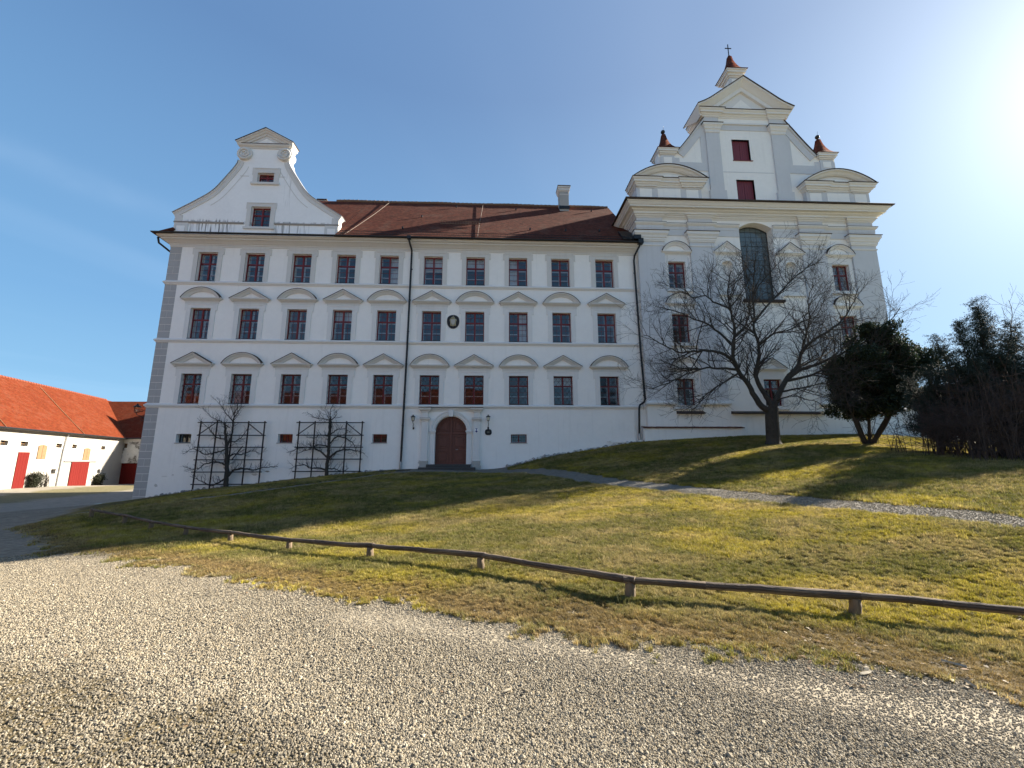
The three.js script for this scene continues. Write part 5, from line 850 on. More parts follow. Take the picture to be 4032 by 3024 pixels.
// ---------------------------------------------------------------- low log fence along the lawn
{
  const fence = thing('log_fence', 'low fence of weathered log rails on short posts edging the lawn', 'fence');
  const bark = dataTex(256, 512, (i, j) => { const f = fbm(i / 20, j / 110, 4, 700), n = fbm(i / 6, j / 24, 3, 705), p = smooth(0.46, 0.64, fbm(i / 40, j / 200, 5, 709)); const k = 0.55 + 0.8 * n; return mix3([0.085 * k, 0.062 * k, 0.046 * k], [0.24 * k, 0.18 * k, 0.12 * k], p * (0.4 + 0.6 * f)); }, true);
  const barkB = dataTex(256, 512, (i, j) => 0.6 * fbm(i / 10, j / 60, 4, 711) + 0.4 * smooth(0.5, 0.56, fbm(i / 40, j / 60, 4, 709)), false);
  bark.repeat.set(1, 0.6); barkB.repeat.set(1, 0.6);
  M.log = new THREE.MeshStandardMaterial({ map: bark, bumpMap: barkB, bumpScale: 0.022, roughness: 0.95, side: THREE.DoubleSide });
  const postM = std([0.17, 0.125, 0.08], 0.95, { bumpMap: barkB, bumpScale: 0.01 });
  const r = rng(77), tops = FENCE.map(([x, , z], i) => { const h = height(x, z), t = i >= 11 ? 0.28 : 0.23; return [x, h + t, z]; });
  FENCE.forEach(([x, , z], i) => {
    const h = height(x, z), R = 0.056 + 0.012 * r(), lx = (r() - 0.5) * 0.03, lz = (r() - 0.5) * 0.03, last = i === FENCE.length - 1, top = last ? 0.34 : tops[i][1] - h - 0.035;
    const g = tube([[x - lx, h - 0.25, z - lz], [x - lx * 0.5, h + 0.03, z], [x + lx, h + top * 0.6, z + lz], [x + lx, h + top, z + lz]], [R * 1.05, R * 1.08, R, R * 0.96], 12);
    mesh('post', g, postM, fence, 0);
  });
  for (let i = 0; i + 1 < tops.length; i++) {
    const a = tops[i], b = tops[i + 1], n = 30, pts = [], rad = [], dx = b[0] - a[0], dz = b[2] - a[2], L = Math.hypot(dx, dz), ux = dx / L, uz = dz / L, bow = 0.03 * (r() - 0.5), sag = 0.02 * r();
    const r0 = 0.043 + 0.005 * r(), r1 = 0.036 + 0.005 * r(), sd = 900 + i * 31;
    for (let k = 0; k <= n; k++) { const t = -0.03 + 1.06 * k / n, w = Math.sin(Math.PI * clamp(t)), q = fbm(t * 5, i * 3, 2, sd) - 0.5; pts.push([a[0] + dx * t - uz * (bow * w + 0.02 * q), mix(a[1], b[1], t) - sag * w + 0.015 * q, a[2] + dz * t + ux * (bow * w + 0.02 * q)]); rad.push(mix(r0, r1, t) * (0.9 + 0.12 * vnoise(t * 8, i, sd + 4) + 0.12 * vnoise(t * 26, i, sd + 9))); }
    mesh('rail', tube(pts, rad, 12), M.log, fence, 0);
  }
}

// ---------------------------------------------------------------- trees
function barkMat(c, seed) {
  const t = dataTex(128, 256, (i, j) => { const f = fbm(i / 8, j / 40, 4, seed, 0), k = 0.55 + 0.9 * f; return c.map(v => v * k); }, true);
  const b = dataTex(128, 256, (i, j) => fbm(i / 6, j / 36, 4, seed + 2), false); t.repeat.set(2, 1); b.repeat.set(2, 1);
  return new THREE.MeshStandardMaterial({ map: t, bumpMap: b, bumpScale: 0.02, roughness: 0.95, side: THREE.DoubleSide });
}
M.bark = barkMat([0.044, 0.038, 0.030], 801);
M.twig = std([0.05, 0.041, 0.033], 0.95);
const V3 = (x, y, z) => new THREE.Vector3(x, y, z);
// grow a limb into branches and twigs; out collects [points, radii, order]
function grow(out, p, dir, len, r0, order, r, o) {
  const n = order <= 1 ? 6 : order === 2 ? 5 : 4, pts = [p.clone()], rad = [r0], d = dir.clone().normalize(), step = len / n;
  const end = Math.max(o.tip, r0 * 0.35);
  for (let k = 1; k <= n; k++) {
    d.x += (r() - 0.5) * o.wander; d.y += (r() - 0.5) * o.wander + o.lift; d.z += (r() - 0.5) * o.wander * (o.flat ?? 1); d.normalize();
    p = p.clone().addScaledVector(d, step); if (o.zmin !== undefined && p.z < o.zmin) p.z = o.zmin;
    pts.push(p); rad.push(mix(r0, end, k / n));
  }
  out.push([pts, rad, order]);
  sprout(out, pts, rad, order, r, o);
}
function sprout(out, pts, rad, order, r, o) {
  if (order >= o.depth) return;
  let L = 0; for (let i = 1; i < pts.length; i++) L += pts[i].distanceTo(pts[i - 1]);
  const num = Math.max(2, Math.round(L * o.density[order]));
  for (let c = 0; c < num; c++) {
    const t = (o.start ?? 0.15) + (0.98 - (o.start ?? 0.15)) * (c + r()) / num, f = t * (pts.length - 1), i = Math.min(pts.length - 2, Math.floor(f)), q = f - i;
    const p = pts[i].clone().lerp(pts[i + 1], q), dir = pts[i + 1].clone().sub(pts[i]).normalize(), side = V3(r() - 0.5, r() - 0.5, (r() - 0.5) * (o.flat ?? 1)); side.addScaledVector(dir, -side.dot(dir)).normalize();
    const a = o.angle * (0.6 + 0.7 * r()), nd = dir.multiplyScalar(Math.cos(a)).addScaledVector(side, Math.sin(a)); nd.y += o.up ?? 0.15;
    const len = o.length[order] * (0.5 + 0.8 * r()) * (1 - 0.35 * t);
    grow(out, p, nd, len, Math.max(o.tip, Math.min(mix(rad[i], rad[i + 1], q) * 0.62, o.maxR[order])), order + 1, r, o);
  }
}
const limbGeo = (list, min, max) => list.filter(l => l[2] >= min && l[2] <= max).map(([p, rd, o]) => tube(p.map(v => [v.x, v.y, v.z]), rd, o <= 0 ? 9 : o === 1 ? 6 : o === 2 ? 4 : 3, false));

{ // the old bare tree in front of the church; main limbs follow the photograph
  const bx = 14.72, bz = -22, by = height(bx, bz);
  const tree = thing('bare_tree', 'large spreading leafless tree in front of the church', 'tree', [bx, by, bz]);
  const L = (pts, r0, r1) => ({ pts: pts.map(p => V3(...p)), r0, r1 });
  const limbs = [
    L([[-0.00, -0.10, 0.00], [0.02, 0.36, 0.00], [0.05, 1.02, 0.00], [0.08, 1.53, 0.00], [0.16, 1.97, 0.00]], 0.36, 0.31),
    L([[0.07, 1.71, 0.00], [-0.47, 2.07, 0.05], [-0.86, 2.62, 0.11], [-1.16, 3.32, 0.16], [-1.62, 3.90, 0.22], [-1.83, 4.50, 0.27], [-1.89, 5.24, 0.33], [-1.74, 5.88, 0.38], [-1.80, 6.80, 0.44], [-1.95, 7.56, 0.49], [-1.93, 8.49, 0.55], [-1.71, 9.44, 0.60]], 0.21, 0.03),
    L([[-1.85, 4.45, 0.30], [-2.46, 4.75, 0.46], [-3.36, 4.89, 0.61], [-4.33, 4.80, 0.77], [-5.06, 4.71, 0.93], [-5.70, 4.92, 1.09], [-6.32, 5.20, 1.24], [-7.07, 5.51, 1.40]], 0.11, 0.02),
    L([[-1.85, 5.29, 0.30], [-2.30, 6.08, -0.04], [-2.85, 6.74, -0.38], [-3.52, 7.18, -0.72], [-4.21, 7.70, -1.06], [-5.11, 8.07, -1.40]], 0.09, 0.02),
    L([[-1.71, 3.98, 0.20], [-2.80, 3.98, 0.53], [-3.72, 3.89, 0.87], [-4.62, 3.63, 1.20], [-5.51, 3.21, 1.53], [-6.51, 2.79, 1.87], [-7.26, 2.53, 2.20]], 0.085, 0.018),
    L([[-1.58, 3.80, 0.20], [-2.80, 3.15, 0.80], [-3.96, 2.54, 1.40], [-4.79, 1.90, 2.00], [-5.59, 1.36, 2.60]], 0.07, 0.015),
    L([[-1.95, 7.32, 0.50], [-2.86, 7.58, 0.70], [-3.47, 7.85, 0.90], [-4.25, 7.68, 1.10], [-4.69, 7.97, 1.30], [-5.34, 8.33, 1.50]], 0.06, 0.015),
    L([[-1.77, 5.72, 0.40], [-1.39, 6.22, 0.80], [-1.25, 6.99, 1.20], [-1.45, 8.05, 1.60], [-1.82, 8.93, 2.00]], 0.07, 0.015),
    L([[0.22, 1.86, 0.00], [0.04, 2.43, -0.08], [-0.22, 3.04, -0.16], [-0.40, 3.82, -0.24], [-0.15, 4.54, -0.32], [0.08, 5.50, -0.40], [-0.07, 6.33, -0.48], [0.11, 7.42, -0.56], [0.21, 8.70, -0.64], [0.49, 10.01, -0.72], [0.77, 11.28, -0.80]], 0.19, 0.025),
    L([[0.08, 5.50, -0.40], [0.58, 6.00, 0.07], [1.19, 6.10, 0.55], [1.81, 6.49, 1.02], [2.36, 6.56, 1.50]], 0.08, 0.018),
    L([[0.03, 6.90, -0.50], [1.01, 7.88, -0.88], [2.22, 8.99, -1.26], [3.47, 10.05, -1.64], [4.84, 11.07, -2.02], [6.29, 11.66, -2.40]], 0.09, 0.018),
    L([[-0.12, 6.22, -0.40], [-0.47, 6.87, -0.90], [-0.61, 7.54, -1.40], [-0.89, 8.76, -1.90], [-1.02, 10.13, -2.40]], 0.07, 0.016),
    L([[0.19, 8.51, -0.60], [0.43, 9.15, -0.13], [0.83, 9.69, 0.33], [1.20, 10.13, 0.80]], 0.05, 0.014),
    L([[0.24, 1.97, 0.00], [0.77, 2.92, -0.06], [1.36, 3.69, -0.11], [2.03, 4.36, -0.17], [2.32, 5.08, -0.22], [3.17, 5.82, -0.28], [4.25, 6.41, -0.33], [5.22, 7.18, -0.39], [5.98, 8.12, -0.44], [6.52, 9.17, -0.50]], 0.2, 0.02),
    L([[1.34, 3.61, -0.10], [2.04, 4.08, 0.09], [2.86, 4.35, 0.27], [3.68, 4.69, 0.46], [4.51, 5.11, 0.64], [5.50, 5.60, 0.83], [6.29, 6.32, 1.01], [7.04, 7.27, 1.20]], 0.13, 0.02),
    L([[1.21, 3.44, 0.00], [2.07, 3.61, 0.48], [2.55, 3.81, 0.96], [3.19, 3.79, 1.44], [3.85, 3.76, 1.92], [4.22, 3.86, 2.40]], 0.1, 0.018),
    L([[0.76, 2.83, 0.00], [1.26, 2.86, 0.93], [1.64, 2.91, 1.87], [1.88, 2.67, 2.80]], 0.07, 0.015),
    L([[1.87, 4.18, -0.20], [3.76, 4.89, -1.00], [5.68, 5.78, -1.80], [7.71, 6.73, -2.60]], 0.09, 0.016),
    L([[2.29, 5.00, -0.20], [2.26, 5.80, 0.30], [2.24, 6.73, 0.80], [1.89, 7.54, 1.30], [1.90, 8.17, 1.80]], 0.07, 0.015),
    L([[0.40, 2.33, 0.10], [0.51, 2.43, 0.88], [0.65, 2.25, 1.65], [0.85, 1.87, 2.43], [0.70, 1.38, 3.20]], 0.05, 0.012),
  ];
  const r = rng(4242), out = [], o = { depth: 3, density: [3.6, 3.8, 5.0], length: [2.1, 1.2, 0.6], maxR: [0.036, 0.015, 0.0075], tip: 0.0045, wander: 0.34, lift: 0.02, angle: 0.85, up: 0.16, start: 0.22 };
  limbs.forEach((l, i) => {
    const c = new THREE.CatmullRomCurve3(l.pts), n = l.pts.length * 3, pts = c.getPoints(n), rad = pts.map((_, k) => (i ? 0.88 : 1) * mix(l.r0, l.r1, Math.pow(k / n, 0.7)));
    if (i === 0) { pts[0].y -= 0.15; rad[0] *= 1.5; rad[1] *= 1.22; rad[2] *= 1.08; }
    if (i) pts.forEach((p, k) => { const s = 0.07 * Math.min(1, k / 4); p.x += (r() - 0.5) * s; p.y += (r() - 0.5) * s; });
    out.push([pts, rad, 0]); if (i) sprout(out, pts, rad, 0, r, o);
  });
  const [trunk, ...rest] = limbGeo(out, 0, 0);
  mesh('trunk', trunk, M.bark, tree, 0);
  for (const l of rest) mesh('limb', l, M.bark, tree, 0);
  mesh('crown', [...limbGeo(out, 1, 3)], M.twig, tree, 0);
}
function espalier(label, x, seed, lean, branches, tall) {
  const z = FZ + 0.42, y = height(x, z), t = thing('espalier_tree', label, 'tree', [x, y, z], 'fruit trees trained on the facade'), r = rng(seed), out = [];
  const o = { depth: 2, density: [6.5, 7], length: [0.62, 0.3], maxR: [0.014, 0.007], tip: 0.004, wander: 0.5, lift: 0.06, angle: 0.9, up: 0.3, flat: 0.35, start: 0.1 };
  const main = (pts, r0, r1) => { const c = new THREE.CatmullRomCurve3(pts.map(p => V3(p[0], p[1], p[2] ?? 0.02))), P = c.getPoints(pts.length * 4); P.forEach((p, k) => { if (k > 2) { p.x += (r() - 0.5) * 0.06; p.y += (r() - 0.5) * 0.06; } }); const R = P.map((_, k) => mix(r0, r1, k / (P.length - 1))); out.push([P, R, 0]); sprout(out, P, R, 0, r, o); };
  for (const b of branches) main(b.p, b.a, b.b);
  const [trunk, ...limbs] = limbGeo(out, 0, 0);
  mesh('trunk', trunk, M.bark, t, 0); for (const l of limbs) mesh('limb', l, M.bark, t, 0); mesh('crown', limbGeo(out, 1, 2), M.twig, t, 0);
}
espalier('gnarled espalier fruit tree on the left trellis, reaching above it', -16.0, 51, 0, [
  { p: [[0, -0.1], [-0.03, 0.6], [-0.12, 1.5], [-0.25, 2.5], [-0.42, 3.3], [-0.5, 3.9]], a: 0.15, b: 0.05 },
  { p: [[0.05, 0.7], [0.3, 1.0], [0.8, 1.15], [1.5, 1.05], [2.1, 1.2], [2.9, 1.25]], a: 0.08, b: 0.012 },
  { p: [[-0.05, 0.6], [-0.4, 0.35], [-0.9, 0.15], [-1.5, 0.4], [-2.2, 0.7]], a: 0.06, b: 0.01 },
  { p: [[-0.1, 1.3], [-0.6, 1.5], [-1.3, 1.45], [-1.9, 1.1], [-2.7, 1.3]], a: 0.06, b: 0.01 },
  { p: [[-0.15, 1.8], [0.3, 2.0], [0.8, 2.0], [1.3, 2.2], [1.9, 2.0]], a: 0.05, b: 0.01 },
  { p: [[-0.25, 2.3], [-0.8, 2.1], [-1.5, 2.0], [-2.2, 2.3], [-2.8, 2.0]], a: 0.05, b: 0.01 },
  { p: [[-0.3, 2.7], [0.3, 2.8], [0.7, 3.2], [0.95, 3.7]], a: 0.04, b: 0.01 },
  { p: [[-0.35, 2.9], [-0.9, 3.0], [-1.4, 3.5], [-2.2, 4.2]], a: 0.045, b: 0.008 },
  { p: [[-0.2, 2.5], [0.0, 3.3], [-0.05, 4.1], [0.1, 4.9], [0.0, 5.6]], a: 0.06, b: 0.008 },
  { p: [[-0.05, 4.0], [-0.5, 4.5], [-0.9, 5.0], [-1.3, 5.4]], a: 0.03, b: 0.007 }, { p: [[0, 4.2], [0.3, 4.8], [0.35, 5.3]], a: 0.025, b: 0.007 }, { p: [[-0.05, 4.4], [-0.3, 5.1], [-0.5, 5.8]], a: 0.02, b: 0.006 },
  { p: [[-0.2, 3.6], [-0.8, 4.0], [-1.4, 4.3], [-1.9, 4.8]], a: 0.03, b: 0.006 },
]);
espalier('espalier fruit tree with knobbly arms on the right trellis', -10.12, 87, 0, [
  { p: [[0, -0.1], [0.0, 0.7], [0.02, 1.5], [-0.04, 2.3], [-0.03, 3.0], [-0.02, 3.6]], a: 0.12, b: 0.04 },
  { p: [[0, 0.35], [-0.5, 0.5], [-1.0, 0.5], [-1.5, 0.7], [-2.3, 0.4]], a: 0.06, b: 0.01 }, { p: [[0, 0.45], [0.5, 0.45], [0.9, 0.3], [1.3, 0.5]], a: 0.04, b: 0.01 },
  { p: [[0, 1.0], [0.4, 1.4], [0.9, 1.6], [1.6, 1.55], [2.2, 1.4]], a: 0.07, b: 0.012 }, { p: [[0, 1.1], [-0.5, 1.5], [-1.1, 1.75], [-1.7, 1.7], [-2.5, 1.4]], a: 0.06, b: 0.01 },
  { p: [[0, 1.9], [0.5, 2.4], [1.0, 2.3], [1.5, 1.9], [1.8, 1.2]], a: 0.05, b: 0.01 }, { p: [[0, 1.8], [-0.6, 1.9], [-1.2, 1.6], [-1.9, 1.4]], a: 0.045, b: 0.01 },
  { p: [[0, 2.5], [0.4, 2.8], [0.9, 2.9], [1.3, 2.6]], a: 0.04, b: 0.01 }, { p: [[0, 2.4], [-0.5, 2.5], [-1.0, 2.3], [-1.4, 2.4]], a: 0.035, b: 0.01 },
  { p: [[0, 3.4], [-0.4, 3.5], [-0.9, 3.55], [-1.5, 3.95]], a: 0.035, b: 0.008 }, { p: [[0, 3.4], [0.3, 3.7], [0.35, 4.1]], a: 0.03, b: 0.007 }, { p: [[0, 3.5], [-0.05, 4.0], [0.05, 4.4]], a: 0.025, b: 0.007 }, { p: [[0, 3.4], [-0.3, 3.8], [-0.4, 4.2]], a: 0.02, b: 0.006 },
]);
function trellis(label, xs, top, ys, brace) {
  const z = FZ + 0.2, t = thing('trellis', label, 'trellis', [0, 0, z], 'timber trellises on the facade'), wood = std([0.035, 0.028, 0.024], 0.9);
  const a = xs[0], b = xs[xs.length - 1];
  for (const x of xs) mesh('upright', rbox(x - 0.035, x + 0.035, height(x, z) - 0.1, top + 0.08, 0, 0.06, 0.008), wood, t);
  ys.forEach((y, i) => mesh('crossbar', rbox(a - 0.16 + (i % 2) * 0.05, b + 0.14, y - 0.03, y + 0.03, 0.062, 0.11, 0.008), wood, t));
  for (const [p, q] of brace) mesh('brace', tube([[...p, 0.13], [...q, 0.13]], 0.03, 4), wood, t);
}
trellis('left timber trellis with leaning brace on the white facade', [-18.08, -17.1, -16.14, -15.2, -14.22], 4.18, [4.16, 3.37, 2.64, 1.88, 1.15, 0.42], [[[-18.1, 3.38], [-17.1, 4.16]], [[-15.2, 4.14], [-14.25, 3.42]], [[-15.9, 1.9], [-15.35, 2.7]]]);
trellis('right timber trellis on the white facade left of the door', [-12.1, -11.14, -10.16, -9.2, -8.22], 4.19, [4.17, 3.38, 2.64, 1.91, 1.17], [[[-12.12, 3.4], [-11.14, 4.15]], [[-9.18, 4.15], [-8.25, 3.42]]]);

// --- evergreens
function leafGeo(w, l) { const g = new THREE.BufferGeometry(); g.setAttribute('position', new THREE.Float32BufferAttribute([0, 0, 0, -w, l * 0.45, w * 0.3, 0, l, 0, w, l * 0.45, w * 0.3], 3)); g.setAttribute('normal', new THREE.Float32BufferAttribute([0, 0, 1, 0, 0, 1, 0, 0, 1, 0, 0, 1], 3)); g.setIndex([0, 1, 2, 0, 2, 3]); return g; }
function sprig(n, spread, w, l, r) { const gs = []; for (let k = 0; k < n; k++) { const g = leafGeo(w, l * (0.7 + 0.5 * r())); g.rotateX(0.5 + r() * 0.9); g.rotateY(r() * 6.28); g.translate((r() - 0.5) * spread, k / n * spread, (r() - 0.5) * spread); gs.push(g); } return mergeGeometries(gs.map(g => { const q = g.toNonIndexed(); q.computeVertexNormals(); return q; })); }
function scatter(name, geo, mat, parent, items) {              // items: [x, y, z, rx, ry, rz, s, colour]
  const m = new THREE.InstancedMesh(geo, mat, items.length), d = new THREE.Object3D(), c = new THREE.Color();
  items.forEach((t, i) => { d.position.set(t[0], t[1], t[2]); d.rotation.set(t[3], t[4], t[5]); if (Array.isArray(t[6])) d.scale.set(...t[6]); else d.scale.setScalar(t[6]); d.updateMatrix(); m.setMatrixAt(i, d.matrix); if (t[7]) m.setColorAt(i, c.setRGB(...t[7])); });
  m.name = name; m.userData.kind = 'stuff'; m.instanceMatrix.needsUpdate = true; parent.add(m); return m;
}
M.leaf = new THREE.MeshPhysicalMaterial({ color: lin(1, 1, 1), roughness: 0.75, transmission: 0.3, specularIntensity: 0.4, thickness: 0, side: THREE.DoubleSide });
M.needle = new THREE.MeshStandardMaterial({ color: lin(1, 1, 1), roughness: 0.8, side: THREE.DoubleSide });
{ // broad evergreen with several stems right of the bare tree
  const x = 18.95, z = -21, y = height(x, z), t = thing('evergreen_tree', 'dark broad-leaved evergreen tree with forked stems at the right end of the church', 'tree', [x, y, z]), r = rng(900), out = [];
  const stems = [[[0.0, 0], [-0.15, 1.2], [-0.2, 2.6], [-0.1, 4.2]], [[0.1, 0], [0.35, 1.3], [0.45, 3.0], [0.6, 4.8]], [[0.2, 0], [0.9, 1.0], [1.8, 2.1], [2.7, 3.0], [3.5, 3.6]], [[0.15, 0], [1.2, 1.3], [1.9, 2.8], [2.2, 4.2]], [[-0.1, 0], [-0.6, 1.2], [-1.0, 2.2], [-1.2, 3.0]]];
  const o = { depth: 2, density: [2.2, 3], length: [1.2, 0.6], maxR: [0.03, 0.012], tip: 0.006, wander: 0.3, lift: 0.02, angle: 0.8, up: 0.1, start: 0.3 };
  stems.forEach((s, i) => { const c = new THREE.CatmullRomCurve3(s.map((p, k) => V3(p[0], p[1] - 0.1, (i - 2) * 0.25 * k / 3))), P = c.getPoints(14), R = P.map((_, k) => mix(i === 2 ? 0.12 : 0.09, 0.025, k / 14)); out.push([P, R, 0]); sprout(out, P, R, 0, r, o); });
  for (let k = 0; k < 26; k++) { const a = r() * 6.28, b = 0.3 + 0.6 * r(); grow(out, V3((r() - 0.5) * 0.7 + 0.1, -0.1, (r() - 0.5) * 0.6), V3(Math.cos(a) * 0.35, 1, Math.sin(a) * 0.35), 0.9 + 1.1 * r(), 0.012, 2, r, o); }
  const [a, ...b] = limbGeo(out, 0, 0); mesh('trunk', a, M.bark, t, 0); for (const l of b) mesh('trunk', l, M.bark, t, 0); mesh('twigs', limbGeo(out, 1, 2), M.twig, t, 0);
  // crown: leaf clumps on overlapping lobes
  const OUT = [[-1.3, 1.7], [-1.35, 3.2], [-0.5, 4.7], [0.5, 5.9], [1.5, 6.3], [2.5, 6.0], [2.9, 4.9], [3.7, 4.6], [4.5, 4.4], [4.4, 2.9], [3.7, 2.1], [2.4, 1.8], [1.0, 1.7]], lobes = [];
  while (lobes.length < 62) { const lx = -1.3 + 5.8 * r(), ly = 1.7 + 4.6 * r(); if (!inside(lx, ly, OUT)) continue; const s = 0.42 + 0.42 * r(); lobes.push([lx, ly, (r() - 0.5) * 2.2 * (1 - Math.abs(ly - 3.8) / 5), s * (0.9 + 0.5 * r()), s * 0.75, s]); }
  const items = [];
  for (const [lx, ly, lz, a2, b2, c2] of lobes) { const n = Math.round(900 * a2 * b2 * c2 + 90); for (let k = 0; k < n; k++) { const u = r() * 2 - 1, ph = r() * 6.28, q = Math.sqrt(1 - u * u), R = Math.pow(0.12 + 0.88 * r(), 0.42) * (0.86 + 0.34 * vnoise(ph * 1.6 + lx, u * 3 + ly, 17)); const px = lx + a2 * R * q * Math.cos(ph), py = ly + b2 * R * u, pz = lz + c2 * R * q * Math.sin(ph); if (vnoise(px * 1.5 + 9, py * 1.5 + pz, 33) < 0.3) continue; const g = 0.7 + 0.6 * r(); items.push([px, py, pz, r() * 1.2 - 0.3, r() * 6.28, r() * 1.2 - 0.6, 0.8 + 0.7 * r(), [0.030 * g, 0.046 * g, 0.02 * g]]); } }
  scatter('crown', sprig(7, 0.16, 0.03, 0.11, r), M.leaf, t, items);
}
function conifer(label, x, z, hgt, rad, seed, tips) {         // flame-shaped evergreen with upright feathery sprays
  const y = height(x, z), t = thing('conifer', label, 'tree', [x, y, z], 'evergreens at the right edge'), r = rng(seed), items = [], out = [];
  mesh('trunk', tube([[0, -0.2, 0], [0.05, hgt * 0.4, 0], [0, hgt * 0.8, 0]], [0.16, 0.1, 0.03], 7), M.bark, t, 0);
  const br = [];
  for (const [tx, tz, ty] of tips) {                           // each leader carries short rising sprays
    const n = Math.round(ty * 30), base = V3(tx * 0.25, ty * 0.18, tz * 0.25), top = V3(tx, ty, tz);
    br.push(tube([[base.x, base.y, base.z], [mix(base.x, top.x, 0.5) + tx * 0.12, mix(base.y, top.y, 0.5), mix(base.z, top.z, 0.5)], [top.x, top.y, top.z]], [0.05, 0.03, 0.008], 5, false));
    for (let k = 0; k < n; k++) {
      const q = k / n, p = base.clone().lerp(top, q), w = (1 - q) * rad * 0.6 + 0.26, a = r() * 6.28, L = w * (0.35 + 0.75 * r()), m = 4 + Math.round(L * 5);
      for (let j = 1; j <= m; j++) { const s = j / m * L, g = 0.7 + 0.6 * r(); items.push([p.x + Math.cos(a) * s, p.y + s * 0.32 + (r() - 0.5) * 0.08, p.z + Math.sin(a) * s, 0.5 * Math.sin(a) + (r() - 0.5) * 0.5, r() * 6.28, -0.9 * Math.cos(a) + (r() - 0.5) * 0.4, (0.65 + 0.6 * r()) * (1 - 0.35 * q), [0.016 * g, 0.030 * g, 0.020 * g]]); }
    }
  }
  mesh('branches', br, M.bark, t, 0);
  scatter('crown', sprig(9, 0.2, 0.014, 0.13, r), M.needle, t, items);
}
{
  const r = rng(61), tips = (n, rad, h) => Array.from({ length: n }, (_, k) => { const a = k / n * 6.28 + r(), q = Math.sqrt((k + 0.5) / n) * rad; return [q * Math.cos(a), q * Math.sin(a) * 0.8, h * (1 - 0.42 * (q / rad) ** 1.5) * (0.85 + 0.2 * r())]; });
  conifer('tallest dark conifer with feathery tips at the right edge', 20.6, -16.5, 6.6, 1.9, 301, [[0.15, 0, 6.7], [-2.1, 0.2, 4.5], [-1.75, -0.3, 5.1], [-1.3, 0.3, 5.5], [-0.85, 0, 5.7], [-0.4, 0.4, 6.1], [0.6, -0.3, 6.1], [1.05, 0.3, 5.6], [1.5, 0, 5.2], [-1.5, 0.8, 3.8], [0, 0.9, 4.6], [1, 0.9, 4.2], [-2.3, 0.3, 3.4], ...tips(9, 2.2, 4.2)]);
  conifer('second dark conifer, cut by the right edge of the picture', 22.7, -16.6, 5.5, 1.9, 302, tips(12, 1.9, 5.3));
  conifer('small dark conifer left of the tall one', 18.7, -17.2, 4.2, 1.2, 303, tips(8, 1.2, 4.3));
}
{ // bare thicket in front of the conifers: uncountable stems
  const r = rng(1207), gs = [], dark = [];
  for (let k = 0; k < 900; k++) {
    const q = r(), x = 16.7 + 8.2 * Math.pow(q, 0.85) + (r() - 0.5) * 0.5, z = -15.7 + 2.4 * (r() - 0.35) - (x < 17 ? 1.2 : 0), y = height(x, z), H = (1.1 + 2.3 * smooth(15.6, 19.5, x)) * (0.6 + 0.55 * r());
    const p = [[x, y - 0.05, z]], rd = [0.012 + 0.008 * r()]; let dx = (r() - 0.5) * 0.35, dz = (r() - 0.5) * 0.35; const n = 5;
    for (let i = 1; i <= n; i++) { dx += (r() - 0.5) * 0.3; dz += (r() - 0.5) * 0.3; p.push([p[i - 1][0] + dx * H / n, y + H * i / n, p[i - 1][2] + dz * H / n]); rd.push(mix(rd[0], 0.004, i / n)); }
    gs.push(tube(p, rd, 3, false));
    for (let j = 0; j < 9; j++) { const f = 1 + r() * (n - 1.01), i = Math.floor(f), s = p[i], l = 0.3 + 0.55 * r(), a = r() * 6.28, e = [s[0] + Math.cos(a) * l, s[1] + l * (0.5 * r() + 0.1), s[2] + Math.sin(a) * l]; const mid = [(s[0] + e[0]) / 2 + (r() - 0.5) * 0.1, (s[1] + e[1]) / 2 + (r() - 0.5) * 0.1, (s[2] + e[2]) / 2]; gs.push(tube([s, mid, e], [0.007, 0.005, 0.0035], 3, false)); if (j < 5) { const b = r() * 6.28, m = 0.15 + 0.25 * r(); gs.push(tube([mid, [mid[0] + Math.cos(b) * m, mid[1] + m * 0.5, mid[2] + Math.sin(b) * m]], [0.005, 0.003], 3, false)); } }
  }
  const m = new THREE.Mesh(join(gs, 0), std([0.06, 0.043, 0.036], 0.95)); m.name = 'thicket'; m.userData = { kind: 'stuff', label: 'dense leafless brown thicket below the conifers at right', category: 'thicket' }; scene.add(m);
}
{ // far bare trees behind the right-hand evergreens
  const defs = [[47, -31, 13, 91, 'pale bare tree reaching in at the upper right edge'], [31.5, -36, 5.5, 92, 'low bare tree far behind the garden wall'], [27.5, -22.5, 3.2, 93, 'bare shrub in front of the garden wall']];
  for (const [x, z, H, seed, label] of defs) {
    const y = height(x, z) - 0.2, t = thing('bare_tree', label, 'tree', [x, y, z]), r = rng(seed), out = [], o = { depth: 3, density: [1.3, 1.8, 3], length: [H * 0.32, H * 0.16, H * 0.08], maxR: [0.09, 0.03, 0.012], tip: 0.007, wander: 0.3, lift: 0.03, angle: 0.75, up: 0.15, start: 0.35 };
    grow(out, V3(0, 0, 0), V3((r() - 0.5) * 0.2, 1, 0), H * 0.8, H * 0.022, 0, r, o);
    for (let k = 0; k < 4; k++) { const a = k / 4 * 6.28 + r(); grow(out, V3(0, H * (0.2 + 0.08 * k), 0), V3(Math.cos(a) * 0.8, 0.9, Math.sin(a) * 0.8), H * 0.5, H * 0.012, 0, r, o); }
    const [a, ...b] = limbGeo(out, 0, 0); mesh('trunk', a, M.bark, t, 0); for (const l of b) mesh('limb', l, M.bark, t, 0); mesh('crown', limbGeo(out, 1, 3), M.twig, t, 0);
  }
}
